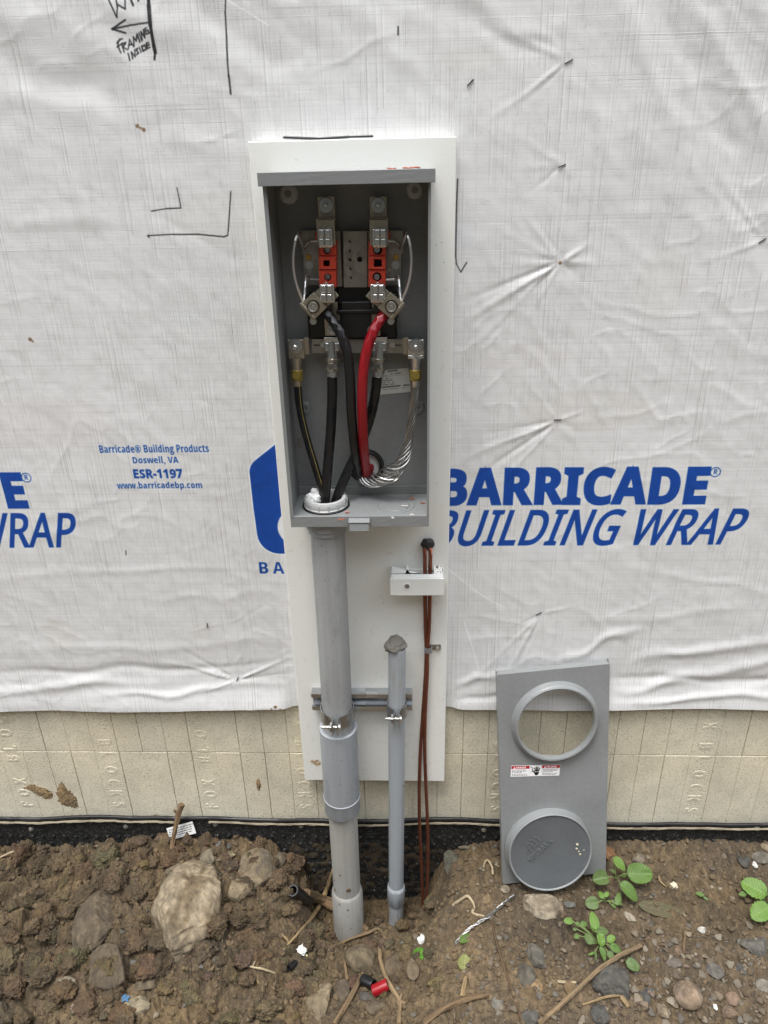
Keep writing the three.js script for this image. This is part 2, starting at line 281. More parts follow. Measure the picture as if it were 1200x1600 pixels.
// folds: [x0, y0, x1, y1, width at start, width at end, height] in photo points and millimetres
const FOLDS = [];
{
  const f = (x0, y0, x1, y1, w0, w1, h, star = 0) => { const a = at(x0, y0, 0), b = at(x1, y1, 0); FOLDS.push([a.x, a.y, b.x, b.y, w0 / 1000, w1 / 1000, h / 1000, star]); };
  // long slack folds, upper left
  f(-60, 10, 260, 120, 30, 26, 4); f(-80, 60, 330, 205, 26, 22, -4.5); f(-60, 130, 390, 250, 24, 20, 3); f(60, -60, 420, 120, 26, 20, 3.5); f(240, -40, 470, 110, 22, 18, -3); f(330, -60, 560, 90, 20, 20, 3); f(-40, 330, 200, 345, 14, 14, 1.6);
  f(380, -40, 690, 120, 20, 14, 2.6); f(520, -40, 880, 92, 22, 10, -2.6); f(640, -60, 880, 90, 18, 6, 2.4);
  // slack folds, upper right
  f(905.0, -80.0, 940.0, 330.0, 12.6, 14.0, 2.11); f(960.0, -80.0, 1090.0, 300.0, 14.0, 18.2, 2.79); f(1010.0, -60.0, 1190.0, 330.0, 11.2, 14.0, -2.48); f(1040.0, -80.0, 1260.0, 330.0, 11.2, 15.4, 3.10); f(1090.0, 60.0, 1240.0, 480.0, 12.6, 16.8, -2.23); f(1130.0, -60.0, 1300.0, 240.0, 11.2, 14.0, 2.48); f(1060.0, 230.0, 1150.0, 560.0, 15.4, 18.2, 1.86); f(1000.0, 340.0, 1090.0, 640.0, 15.4, 15.4, -1.36); f(1150.0, 330.0, 1270.0, 640.0, 14.0, 16.8, 1.86);
  // stars of creases round the fixings
  const star = (x, y, list) => list.forEach(([dx, dy, w0, w1, h]) => f(x + dx * 0.05, y + dy * 0.05, x + dx * 1.25, y + dy * 1.25, w0 * 0.55, w1 * 0.62, h * 0.8, 1));
  star(877, 408, [[-55, -70, 3, 9, 3], [-35, -60, 3, 6, -2.4], [-75, -38, 3, 6, 2.2], [-80, -12, 3, 6, -2], [-70, 4, 3, 5, 1.8], [-160, 95, 4, 17, 4.5], [-150, 60, 4, 12, -3.5], [-120, 120, 4, 13, -3], [-50, 80, 3, 10, 2], [45, -26, 4, 12, 3.4], [50, 6, 5, 12, 4], [30, 30, 4, 9, -2.4], [-8, 240, 6, 8, 3.2], [6, 240, 5, 9, -2.6], [-200, 190, 6, 18, 2.6], [4, -130, 4, 8, 2], [-6, -150, 4, 7, -1.6]]);
  star(872, 656, [[-50, -60, 3, 9, 2.6], [-150, 60, 4, 14, 4], [-130, 92, 4, 13, -3.4], [-100, 110, 4, 10, 2.2], [40, -14, 4, 8, 2.4], [-30, -45, 3, 6, -2], [30, 20, 3, 7, -1.6], [-110, 20, 4, 8, -1.6]]);
  star(888, 95, [[-150, -70, 4, 12, 2.6], [-120, 90, 4, 10, 2.2], [-60, 60, 3, 9, -1.8], [-10, -90, 4, 12, 2], [20, 130, 4, 10, 1.8]]);
  star(878, 258, [[-60, -40, 3, 8, 1.8], [-50, 40, 3, 8, -1.6], [-70, 4, 3, 6, 1.2], [20, 30, 3, 7, 1.4]]);
  star(845, 958, [[-65, 110, 5, 12, 4], [-45, 100, 4, 9, -2.5], [-120, 115, 5, 13, 2.4], [60, -14, 3, 9, 1.6], [-40, 20, 3, 8, -1.4]]);
  star(1192, 376, [[-70, -110, 4, 14, 3], [-50, -60, 3, 8, -2], [-90, 30, 4, 12, 2], [60, 30, 4, 8, 2]]);
  star(371, 1061, [[-115, -30, 4, 11, 4.5], [-90, -48, 4, 10, -3], [85, -36, 4, 10, 4], [90, -12, 4, 8, -2.4], [-60, 20, 4, 9, 2.4]]); star(324, 978, [[-30, 10, 3, 6, 1], [30, -6, 3, 6, 1]]);
  star(345, 215, [[-40, 8, 3, 6, 1.5], [40, 4, 3, 6, -1.4], [30, -12, 3, 6, 1.2]]);
  // slack along the bottom hem
  f(700, 1075, 800, 1045, 10, 8, 3); f(690, 1095, 830, 1070, 9, 8, -2.6); f(950, 1080, 1260, 1030, 12, 16, 5); f(950, 1060, 1260, 1062, 9, 9, -4); f(980, 1032, 1260, 1000, 12, 12, 3.4); f(860, 1035, 1010, 975, 8, 12, 3); f(960, 1092, 1270, 1080, 8, 9, 3.2); f(900, 975, 1200, 950, 10, 12, 1.6); f(960, 880, 1250, 930, 8, 8, 1.2);
  f(-80, 1075, 300, 1060, 12, 14, 3); f(-60, 1052, 460, 1040, 9, 9, -2.2); f(120, 1085, 470, 1068, 9, 9, 2.4); f(-60, 1020, 460, 1000, 14, 12, 1.6); f(200, 940, 450, 920, 10, 10, 1.2); f(-60, 905, 440, 880, 9, 9, 1);
  const r = rng(8); for (let i = 0; i < 46; i++) { const x = -80 + r() * 1360, y = r() * 1050, a = (r() - 0.5) * 1.1 + (r() < 0.25 ? 1.3 : 0), L = 40 + r() * 170; f(x, y, x + Math.cos(a) * L, y + Math.sin(a) * L, 3 + 5 * r(), 4 + 8 * r(), (r() - 0.45) * 1.7); }
}
function wrapZ(x, y) {
  let z = 0.0015 * fbm2(x * 4 + 5, y * 4, 3, 3) + 0.0009 * fbm2(x * 22 + y * 9, y * 16, 3, 9) + 0.0003 * fbm2(x * 90 + y * 40, y * 60, 2, 19) + 0.0006 * Math.pow(1 - Math.abs(noise2(x * 9 + 0.9 * noise2(y * 6, x * 6, 3), y * 15 + noise2(x * 8, y * 8, 5), 23)), 7) * sstep(-0.2, 0.3, noise2(x * 3, y * 3, 29)) + 0.0006 * Math.pow(1 - Math.abs(noise2(x * 21 + y * 12, y * 26 + 1.2 * noise2(x * 12, y * 12, 6), 24)), 6) * sstep(-0.1, 0.4, noise2(x * 4 + 9, y * 4, 30));
  for (const [ax, ay, bx, by, w0, w1, h, star] of FOLDS) {
    const dx = bx - ax, dy = by - ay, LL = dx * dx + dy * dy, t = ((x - ax) * dx + (y - ay) * dy) / LL; if (t <= 0 || t >= 1) continue;
    const w = mix(w0, w1, t) * (1 + 0.25 * noise2(t * 7 + h * 900, x * 3)); const d = ((x - ax) * dy - (y - ay) * dx) / Math.sqrt(LL) + (star ? 0.5 : 1.3) * w * noise2(t * (star ? 3 : 3 + 6 * Math.sqrt(LL)) + ax * 30, ay * 50 + h * 2000); if (Math.abs(d) > 2.6 * w) continue;
    z += h * (star ? 0.75 * sstep(0, 0.1, t) * Math.pow(1 - t, 1.3) : (ay < 0.62 ? 0.95 : 0.6) * Math.pow(Math.sin(Math.PI * t), 0.8)) * (1 + 0.35 * noise2(t * 5 + ax * 40, h * 3000)) * Math.exp(-(d * d) / (w * w)) * (1 - 0.25 * d / w);
  }
  const hem = sstep(0.60, 0.49, y); z += hem * hem * (0.010 + 0.004 * noise2(x * 5, 3));
  const bx = Math.max(-0.245 - x, x - 0.078, 0), by = Math.max(0.29 - y, y - 1.572, 0), away = sstep(0, 0.03, Math.hypot(bx, by));
  return 0.0025 + mix(clamp(z, -0.002, 0.0008), z, away);
}
{
  const xs = [], ys = [];
  for (let x = -2.4; x < -1.22; x += 0.03) xs.push(x); for (let x = -1.22; x < 1.1; x += 0.0038) xs.push(x); for (let x = 1.1; x <= 2.41; x += 0.03) xs.push(x);
  for (let t = 0; t < 1; t += 1 / 400) ys.push(0.487 + t * 1.4); for (let y = 1.887; y <= 2.9; y += 0.03) ys.push(y);
  const nx = xs.length, ny = ys.length, pos = new Float32Array(nx * ny * 3), uv = new Float32Array(nx * ny * 2), idx = [];
  const hemY = (x) => (x < 0 ? mix(0.482, 0.496, sstep(-0.95, -0.25, x)) : 0.4975) + 0.0012 * noise2(x * 9, 2) - 0.002 * Math.sin(x * 9);
  for (let j = 0; j < ny; j++) for (let i = 0; i < nx; i++) {
    const x = xs[i], y = ys[j] + (hemY(x) - 0.487) * sstep(0.8, 0.487, ys[j]), k = j * nx + i;
    pos[k * 3] = x; pos[k * 3 + 1] = y; pos[k * 3 + 2] = wrapZ(x, y); uv[k * 2] = (x - WX0) / WS; uv[k * 2 + 1] = (y - WY0) / WS;
    if (i && j) idx.push(k - nx - 1, k - nx, k, k - nx - 1, k, k - 1);
  }
  const g = new THREE.BufferGeometry(); g.setAttribute('position', new THREE.BufferAttribute(pos, 3)); g.setAttribute('uv', new THREE.BufferAttribute(uv, 2)); g.setIndex(idx); g.computeVertexNormals();
  const w = thing('building_wrap', 'wrinkled white woven building wrap printed with large blue lettering', 'building wrap', V(0, 0.48, 0));
  obj('wrap_sheet', g, wrapM, w);
  const stM = std({ color: lin(0.06, 0.06, 0.065), roughness: 0.4, metalness: 0.6 });
  for (const [px, py, a] of [[889, 96, 0.45], [878, 259, 0.35], [871, 656, 0.05], [842, 959, 0.55], [1192, 376, 0.6], [735, 129, 0.75], [371, 1061, 1.15], [324, 978, 1.55]]) { const p = at(px, py, 0.004); p.z = wrapZ(p.x, p.y) + 0.0012; obj('staple', rbox(p, 0.0125, 0.0016, 0.0016, 0.0005, [0, 0, a], 1), stM, w); }
}

// ---------------------------------------------------------------- drainage membrane at the foot of the wall
const memC = dataTex(1024, (u, v) => { const s = hash3(Math.floor(u * 420), Math.floor(v * 420), 21), n = tfbm(u, v, 40, 3, 5), b = tfbm(u, v, 8, 3, 15); let k = 26 + 10 * n + 7 * b; if (s > 0.93 && n > -0.2) k += 40 + 90 * hash3(Math.floor(u * 420), Math.floor(v * 420), 22); return [k, k * 0.985, k * 0.94]; });
const memB = dataTex(512, (u, v) => 128 + 70 * tfbm(u, v, 60, 3, 61), false);
const memM = std({ map: memC, bumpMap: memB, bumpScale: 0.004, roughness: 0.85 });
const mudC = dataTex(1024, (u, v) => { const n = tfbm(u, v, 10, 5, 41), w = worley(u * 60, v * 60, 9), k = 1 + 0.3 * n - 0.2 * w[0]; return [78 * k, 66 * k, 50 * k]; });
const mudB = dataTex(512, (u, v) => 128 + 80 * tfbm(u, v, 30, 4, 62), false);
const mudM = std({ map: mudC, bumpMap: mudB, bumpScale: 0.003, roughness: 0.95 });
{
  const m = thing('drainage_membrane', 'black dimpled drainage membrane along the foot of the foam wall', 'membrane', V(0, -0.3, 0.006));
  const topY = (x) => 0.1655 + 0.0045 * sstep(-0.9, 0.2, x) + 0.005 * Math.sin(x * 7.5 + 1) + 0.002 * Math.sin(x * 23) + 0.0025 * noise2(x * 6, 4) + 0.004 * Math.exp(-Math.pow((x + 0.52) / 0.05, 2)) * -1;
  const memZ = (x, y) => 0.004 + 0.003 * (1 + Math.sin(x * 7.5 + 2)) * sstep(0.0, 0.16, y) + 0.0012 * fbm2(x * 30, y * 30, 2, 6);
  const pos = [], uv = [], idx = [], nx = 620, ny = 60;
  for (let j = 0; j <= ny; j++) for (let i = 0; i <= nx; i++) { const x = -2 + 4 * i / nx, y = mix(-0.3, topY(x), j / ny); pos.push(x, y, memZ(x, y)); uv.push(x / 0.4, y / 0.4); if (i && j) { const k = j * (nx + 1) + i; idx.push(k - nx - 2, k - nx - 1, k, k - nx - 2, k, k - 1); } }
  const g = new THREE.BufferGeometry(); g.setAttribute('position', new THREE.Float32BufferAttribute(pos, 3)); g.setAttribute('uv', new THREE.Float32BufferAttribute(uv, 2)); g.setIndex(idx); g.computeVertexNormals();
  obj('sheet', g, memM, m);
  // moulded edge: black rail with a pale bead of sealant along it
  const line = (dy, z, x0, x1, n) => Array.from({ length: n + 1 }, (_, i) => { const x = mix(x0, x1, i / n); return V(x, topY(x) + dy + 0.0006 * noise2(x * 40, dy * 900), z + memZ(x, topY(x)) - 0.004); });
  obj('edge_rail', tubeOn(line(0.001, 0.004, -1.9, 1.9, 90), 0.0042, 360, 8), std({ color: lin(0.014, 0.014, 0.015), roughness: 0.45 }), m);
  const beadM = std({ color: lin(0.27, 0.23, 0.165), roughness: 0.8 });
  obj('edge_bead', [tubeOn(line(-0.0075, 0.0085, -1.9, -0.556, 50), () => 0.0027, 200, 7, 0.35), tubeOn(line(-0.0075, 0.0085, -0.475, 1.9, 80), () => 0.0026, 320, 7, 0.35)], beadM, m);
  const r = rng(17), dim = [];
  for (let row = 0; row < 12; row++) for (let x = -1.3; x < 1.2; x += 0.0262) {
    const y = 0.118 - row * 0.0235 - 0.01 * sstep(0.1, -0.9, x), xx = x + (row % 2) * 0.0131 + (r() - 0.5) * 0.002; const s = new THREE.SphereGeometry(0.0052, 7, 4, 0, Math.PI * 2, 0, Math.PI / 2); s.rotateX(Math.PI / 2); s.scale(1, 1, 1.0); s.translate(xx, y, memZ(xx, y) - 0.0005); planarUV(s, (a) => a / 0.4, (a, b) => b / 0.4); dim.push(s);
  }
  const dm = obj('dimples', dim, memM, m); dm.userData.kind = 'stuff';
  const zM = std({ color: lin(0.42, 0.4, 0.36), roughness: 0.5, metalness: 0.7 });
  for (const [px, py] of [[48, 1296], [195, 1294], [335, 1292], [470, 1293], [756, 1299], [1008, 1297], [1183, 1294]]) { const p = at(px, py, 0.012); p.z = memZ(p.x, p.y); obj('fixing_screw', [cyl(p, V(p.x, p.y, p.z + 0.0016), 0.0062, 0.0058, 18), hexnut(V(p.x, p.y, p.z + 0.0015), V(0, 0, 1), 0.0036, 0.003)], zM, m); }
  // dried mud caking the lower sheet inside the dug hole, with the dimples showing as lumps
  const mp = [], mu = [], mi = [], MX = 110, MY = 60;
  for (let j = 0; j <= MY; j++) for (let i = 0; i <= MX; i++) { const x = mix(-0.30, 0.12, i / MX), y = mix(-0.28, 0.105 + 0.012 * fbm2(x * 22, 1.3, 3, 2), j / MY), e = Math.min(1, (MY - j) / 3, i / 3, (MX - i) / 3); mp.push(x, y, memZ(x, y) - 0.002 + e * (0.0022 + 0.0055 * fbm2(x * 60, y * 60, 4, 12))); mu.push(x / 0.35, y / 0.35); if (i && j) { const k = j * (MX + 1) + i; mi.push(k - MX - 2, k - MX - 1, k, k - MX - 2, k, k - 1); } }
  const mg = new THREE.BufferGeometry(); mg.setAttribute('position', new THREE.Float32BufferAttribute(mp, 3)); mg.setAttribute('uv', new THREE.Float32BufferAttribute(mu, 2)); mg.setIndex(mi); mg.computeVertexNormals();
  const cake = obj('mud_cake', mg, mudM, m); cake.userData.label = 'brown mud caked over the lower membrane in the hole';
}

// ---------------------------------------------------------------- ground
function hBase(x, z) {
  const right = 0.104 - 0.04 * z + 0.014 * sstep(0.3, 0.9, x) * sstep(0.2, 0, z), left = 0.055 + 0.048 * Math.exp(-Math.pow((x + 0.52) / 0.28, 2)) * sstep(0.3, 0.0, z) + 0.02 * sstep(-0.7, -1.1, x) * z - 0.06 * z;
  let h = mix(left, right, sstep(-0.25, 0.2, x));
  const wob = 0.12 * noise2(x * 9, z * 9, 4), r1 = Math.pow(Math.pow(Math.abs(x + 0.095) / 0.155, 3) + Math.pow(Math.abs(z - 0.05) / 0.13, 3), 1 / 3) + wob;
  const r2 = Math.pow(Math.pow(Math.abs(x + 0.11) / 0.27, 2.4) + Math.pow(Math.abs(z - 0.05) / 0.42, 2.4), 1 / 2.4) + wob * 0.5;
  h -= 0.125 * (1 - sstep(0.72, 1.18, r1)) + 0.055 * (1 - sstep(0.3, 1.05, r2));
  return h;
}
function hDetail(x, z) {
  const left = sstep(-0.12, -0.42, x), wx = x + 0.02 * noise2(x * 14, z * 14, 1), wz = z + 0.02 * noise2(x * 14, z * 14, 2);
  const a = worley(wx / 0.075, wz / 0.075, 31), b = worley(wx / 0.03, wz / 0.03, 37), c = worley(wx / 0.012, wz / 0.012, 41);
  const lump = (w, k) => Math.sqrt(Math.max(0, 1 - w[0] * w[0] * 1.2)) * (0.35 + 0.65 * w[2]) * (0.45 + 0.55 * sstep(0, 0.3, w[1] - w[0])) - 0.35 * k;
  return mix(0.008, 0.034, left) * lump(a, 1) + mix(0.0085, 0.015, left) * lump(b, 1) + mix(0.0065, 0.0095, left) * lump(c, 1) + mix(0.008, 0.010, left) * fbm2(x * 26, z * 26, 4, 6);
}
const H = (x, z) => hBase(x, z) + hDetail(x, z);
function G(px, py, fn = hBase) {           // where the view through a photo point meets the soil
  const d = ray(px, py); let t = 0.9, p = V(0, 0, 0);
  for (let i = 0; i < 900; i++) { p = RAYO.clone().addScaledVector(d, t); if (p.y < fn(p.x, Math.max(p.z, 0.01)) || p.z < 0.012) break; t += 0.002; }
  return p;
}
const soilC = dataTex(2048, (u, v) => {
  const n = tfbm(u, v, 5, 5, 1), f = tfbm(u, v, 70, 4, 2), w = worley(u * 170, v * 170, 3), sp = hash3(Math.floor(u * 700), Math.floor(v * 700), 5);
  let k = 1.02 + 0.26 * n + 0.30 * f + 0.16 * (w[2] - 0.5) - 0.1 * w[0]; const y = tfbm(u, v, 9, 3, 44);
  let c = [94 * k + 4 * y, 79 * k + 2 * y, 59 * k - 3 * y]; if (sp > 0.9965) c = [150, 138, 118]; else if (sp > 0.99) c = [118, 104, 84]; else if (sp < 0.008) c = [50, 42, 33]; return c;
});
const soilB = dataTex(1024, (u, v) => { const w = worley(u * 110, v * 110, 13); return 110 + 60 * tfbm(u, v, 50, 4, 12) + 50 * Math.sqrt(Math.max(0, 1 - w[0] * w[0] * 1.6)) * w[2]; }, false);
const soilM = std({ map: soilC, bumpMap: soilB, bumpScale: 0.008, roughness: 0.95, vertexColors: true });
const tint = (x, z, y) => { const gr = sstep(0.0, 0.3, x), a = fbm2(x * 3 + 2, z * 3, 3, 70), b = fbm2(x * 9, z * 9, 3, 71), k = 0.92 - 0.08 * gr + 0.24 * a + 0.16 * b; return [k * (1 + 0.02 * b - 0.03 * gr), k * (1 - 0.01 * gr), k * (0.98 - 0.05 * b + 0.05 * gr)]; };
{
  const xs = [], zs = [], pos = [], uv = [], col = [], idx = [];
  for (let x = -60; x < -3; x += 4) xs.push(x); for (let x = -3; x < -1.25; x += 0.05) xs.push(x); for (let x = -1.25; x < 1.1; x += 0.003) xs.push(x); for (let x = 1.1; x < 3; x += 0.05) xs.push(x); for (let x = 3; x <= 60; x += 4) xs.push(x);
  for (let z = -0.01; z < 0.6; z += 0.003) zs.push(z); for (let z = 0.6; z < 2.5; z += 0.05) zs.push(z); for (let z = 2.5; z <= 120; z += 4) zs.push(z);
  const nx = xs.length;
  zs.forEach((z, j) => xs.forEach((x, i) => {
    const near = sstep(3, 1.2, Math.abs(x)) * sstep(2.2, 0.7, z), zz = Math.max(z, 0.004), h = near > 0 ? mix(0.07, hBase(clamp(x, -1.3, 1.2), zz) + hDetail(x, zz), near) : 0.07 + 0.02 * noise2(x * 0.4, z * 0.4);
    const ov = near > 0.5 ? 0.004 : 0; pos.push(x + ov * noise2(x * 50, z * 50, 88), h, z + (z < 0.01 ? 0 : ov * noise2(x * 50, z * 50, 89))); uv.push(x / 0.7, (z + h) / 0.7); col.push(...tint(x, z, h)); const k = j * nx + i; if (i && j) idx.push(k - nx - 1, k, k - nx, k - nx - 1, k - 1, k);
  }));
  const g = new THREE.BufferGeometry(); g.setAttribute('position', new THREE.Float32BufferAttribute(pos, 3)); g.setAttribute('uv', new THREE.Float32BufferAttribute(uv, 2)); g.setAttribute('color', new THREE.Float32BufferAttribute(col, 3)); g.setIndex(idx); g.computeVertexNormals();
  const m = new THREE.Mesh(g, soilM); m.name = 'ground'; m.castShadow = m.receiveShadow = true; m.userData.kind = 'structure'; m.userData.label = 'bare brown soil dug over along the foot of the wall'; m.userData.category = 'ground'; scene.add(m);
}
// lumps, rocks
function lumpGeo(seed, w, h, d, o = {}) {
  const g = mergeVertices(new THREE.IcosahedronGeometry(1, o.detail || 8).deleteAttribute('uv').deleteAttribute('normal')), p = g.attributes.position, r = rng(seed), cuts = [];
  for (let i = 0; i < (o.cuts ?? 7); i++) { const a = V(r() - 0.5, (r() - 0.5) * 0.9, r() - 0.5).normalize(); cuts.push([a, (o.cut ?? 0.62) + r() * 0.28]); }
  const uv = [], col = [], c = o.color || [1, 1, 1], v = V(0, 0, 0);
  for (let i = 0; i < p.count; i++) {
    v.fromBufferAttribute(p, i); const n0 = v.clone();
    for (const [a, k] of cuts) { const e = v.dot(a) - k; if (e > 0) v.addScaledVector(a, -e * (o.hard ?? 0.88)); }
    v.multiplyScalar(1 + (o.rough ?? 0.1) * fbm3(n0.x * 1.6 + seed, n0.y * 1.6, n0.z * 1.6, 3) + (o.fine ?? 0.035) * fbm3(n0.x * 7 + seed, n0.y * 7, n0.z * 7, 3));
    if (o.crumb) { const q = fbm3(n0.x * 4.2 + seed, n0.y * 4.2, n0.z * 4.2, 3); v.multiplyScalar(1 + o.crumb * Math.abs(q) * 2); }
    p.setXYZ(i, v.x * w / 2, v.y * h / 2, v.z * d / 2);
    uv.push((v.x * w + v.y * h * 0.5) / 0.2 + seed * 0.37, (v.z * d + v.y * h * 0.6) / 0.2 + seed * 0.11);
    const m1 = fbm3(n0.x * 2.2 + seed * 3, n0.y * 2.2, n0.z * 2.2, 4), m2 = fbm3(n0.x * 9 + seed, n0.y * 9, n0.z * 9, 2); let q = 1 + 0.3 * m1 + 0.18 * m2, cc = c;
    if (o.color2) { const t = sstep(-0.12, 0.22, fbm3(n0.x * 1.3 + seed * 5, n0.y * 1.3 + 4, n0.z * 1.3, 4) + (o.bias || 0)); cc = c.map((a, k) => mix(a, o.color2[k], t)); }
    col.push(cc[0] * q, cc[1] * q, cc[2] * q);
  }
  g.setAttribute('uv', new THREE.Float32BufferAttribute(uv, 2)); g.setAttribute('color', new THREE.Float32BufferAttribute(col, 3)); g.computeVertexNormals(); return g;
}
const rockN = dataTex(512, (u, v) => { const n = tfbm(u, v, 12, 5, 91), sp = hash3(Math.floor(u * 256), Math.floor(v * 256), 92); const k = 1 + 0.25 * n; return [222 * k + (sp > 0.97 ? 30 : sp < 0.03 ? -45 : 0), 220 * k + (sp > 0.97 ? 30 : sp < 0.03 ? -45 : 0), 217 * k + (sp > 0.97 ? 30 : sp < 0.03 ? -45 : 0)]; });
const rockB = dataTex(512, (u, v) => 128 + 90 * tfbm(u, v, 20, 5, 93), false);
const rockM = std({ map: rockN, bumpMap: rockB, bumpScale: 0.004, roughness: 0.88, vertexColors: true, color: lin(0.72, 0.72, 0.72) });
const clodM = std({ map: soilC, bumpMap: soilB, bumpScale: 0.008, roughness: 0.95, vertexColors: true });
{
  // clods on the turned left side, and loose crumbs: too many to count
  const r = rng(404), list = [], protos = Array.from({ length: 5 }, (_, i) => lumpGeo(900 + i, 1, 0.8, 1, { detail: 4, cuts: 7, cut: 0.5, hard: 0.85, rough: 0.3, crumb: 0.25, fine: 0.15 }));
  for (let i = 0; i < 760; i++) {
    let x = -1.2 + r() * 1.0, z = 0.015 + Math.pow(r(), 1.2) * 0.5; if (i > 660) { x = -0.25 + r() * 0.3; z = 0.05 + r() * 0.3; }
    const s = (0.008 + 0.042 * Math.pow(r(), 3.6)) * (i > 660 ? 0.7 : 1), g = lumpGeo(1000 + i, s * 1.1, s * (0.7 + 0.3 * r()), s * (0.8 + 0.4 * r()), { detail: s > 0.025 ? 12 : 6, cuts: 8, cut: 0.5, hard: 0.8, rough: 0.32, crumb: 0.22, fine: 0.2, color: tint(x, z).map((a, k) => a * (1.15 + 0.3 * r()) ) });
    g.rotateY(r() * 6.3); g.rotateX((r() - 0.5) * 0.6); g.translate(x, H(x, z) + s * 0.12, z); list.push(g);
  }
  for (let i = 0; i < 70; i++) {
    const x = -1.15 + 0.92 * r(), z = 0.02 + 0.40 * r(), s = 0.028 + 0.036 * r() * r(), q = 0.95 + 0.6 * r(), g = lumpGeo(2600 + i, s * (0.9 + 0.5 * r()), s * (0.6 + 0.3 * r()), s * (0.8 + 0.4 * r()), { detail: 14, cuts: 9, cut: 0.45, hard: 0.85, rough: 0.4, crumb: 0.25, fine: 0.22, color: tint(x, z).map((a) => a * q) });
    g.rotateY(r() * 6.3); g.rotateX((r() - 0.5) * 0.9); g.translate(x, H(x, z) + s * 0.14, z); list.push(g);
  }
  const cl = obj('soil_clods', list, clodM); tag(cl, 'loose lumpy brown clods heaped over the turned soil', 'soil', null, 'stuff');
  const scatter = (name, n, geo, mat, pick, label, cat) => {
    const m = new THREE.InstancedMesh(geo, mat, n), q = new THREE.Quaternion(), e = new THREE.Euler(), s = V(0, 0, 0), c = new THREE.Color();
    for (let i = 0; i < n; i++) { const [x, z, k, cc, sink] = pick(r); e.set((r() - 0.5) * 0.9, r() * 6.3, (r() - 0.5) * 0.9); s.set(k * (0.8 + 0.5 * r()), k * (0.55 + 0.4 * r()), k * (0.8 + 0.4 * r())); m.setMatrixAt(i, M4().compose(V(x, H(x, z) + k * sink, z), q.setFromEuler(e), s)); m.setColorAt(i, c.setRGB(...cc)); }
    m.name = name; m.castShadow = m.receiveShadow = true; scene.add(m); tag(m, label, cat, null, 'stuff');
  };
  const crumbM = std({ map: soilC, roughness: 0.95, vertexColors: true }), gravelM = std({ color: lin(0.85, 0.85, 0.85), map: rockN, roughness: 0.85, vertexColors: true });
  scatter('soil_crumbs', 16000, protos[0], crumbM, () => { const x = -1.2 + r() * 2.2, z = 0.008 + r() * 0.56, k = 0.0016 + 0.009 * Math.pow(r(), 5) * (x < -0.1 ? 1.3 : 1.25); return [x, z, k, ((q) => tint(x, z).map((a) => a * q))(0.85 + 0.5 * r()), 0.1]; }, 'small crumbs of brown earth strewn over the soil', 'soil');
  const pebble = lumpGeo(77, 1, 0.8, 1, { detail: 4, cuts: 9, cut: 0.48, fine: 0.05, color: [1, 1, 1] });
  const hues = [[0.2, 0.17, 0.13], [0.25, 0.205, 0.15], [0.16, 0.14, 0.115], [0.3, 0.26, 0.2], [0.2, 0.15, 0.11], [0.17, 0.16, 0.14], [0.22, 0.175, 0.125]];
  scatter('gravel', 4200, pebble, gravelM, () => { let x = 0.08 + r() * 0.92, z = 0.01 + r() * 0.55; if (r() < 0.16) { x = -1.2 + r() * 1.3; } if (x > 0 && z < 0.25 && r() < 0.5) z += 0.22; const big = x > 0.4 && z > 0.2 ? 1.35 : 1, k = (0.002 + 0.012 * Math.pow(r(), 5)) * big, h = hues[Math.floor(r() * hues.length)], b = 0.75 + 0.5 * r(); return [x, z, k, h.map((a) => a * b), 0.18]; }, 'grey and brown gravel scattered through the soil', 'gravel');
}

// unseen slope added to block low sky and darken the box interior
{
  const pos = [], col = [], idx = [], nx = 120, nz = 60;
  for (let j = 0; j <= nz; j++) for (let i = 0; i <= nx; i++) { const x = mix(-45, 45, i / nx), z = mix(4.5, 40, j / nz), s = sstep(0, 1, (z - 5) / 6.5), y = 0.02 + s * (10.5 + 1.6 * noise2(x * 0.25, 3) + 1.1 * fbm2(x * 0.9, z * 0.9, 3, 5)); pos.push(x, y, z); const k = 0.8 + 0.5 * fbm2(x * 2, z * 2, 3, 8); col.push(0.05 * k, 0.052 * k, 0.044 * k); if (i && j) { const q = j * (nx + 1) + i; idx.push(q - nx - 2, q, q - nx - 1, q - nx - 2, q - 1, q); } }
  const g = new THREE.BufferGeometry(); g.setAttribute('position', new THREE.Float32BufferAttribute(pos, 3)); g.setAttribute('color', new THREE.Float32BufferAttribute(col, 3)); g.setIndex(idx); g.computeVertexNormals();
  const m = new THREE.Mesh(g, std({ vertexColors: true, roughness: 1 })); m.name = 'added_sky_blocker'; m.castShadow = m.receiveShadow = true; m.userData.kind = 'structure'; scene.add(m);
}

// ---------------------------------------------------------------- shared materials of the fittings
const grain = dataTex(512, (u, v) => 240 + 16 * tfbm(u, v, 6, 5, 201) + 7 * tfbm(u, v, 100, 2, 202));
const peel = dataTex(256, (u, v) => 128 + 60 * tfbm(u, v, 32, 3, 203), false);
const spangle = dataTex(512, (u, v) => { const w = worley(u * 26, v * 26, 3); return 228 + 34 * (w[2] - 0.5) + 18 * tfbm(u, v, 8, 4, 205); });
const greyPaint = new THREE.MeshPhysicalMaterial({ color: lin(0.27, 0.28, 0.282), map: rep(grain, 2), bumpMap: rep(peel, 14), bumpScale: 0.0002, roughness: 0.4, clearcoat: 0.35, clearcoatRoughness: 0.25 });
const zinc = std({ color: lin(0.66, 0.68, 0.70), map: rep(spangle, 2), metalness: 0.96, roughness: 0.3 });
const tin = std({ color: lin(0.52, 0.47, 0.38), map: rep(grain, 3), metalness: 0.85, roughness: 0.38 });
const brightTin = std({ color: lin(0.80, 0.79, 0.77), map: rep(grain, 3), metalness: 0.95, roughness: 0.24 });
const steel = std({ color: lin(0.40, 0.385, 0.35), map: rep(spangle, 3), metalness: 0.75, roughness: 0.45 });
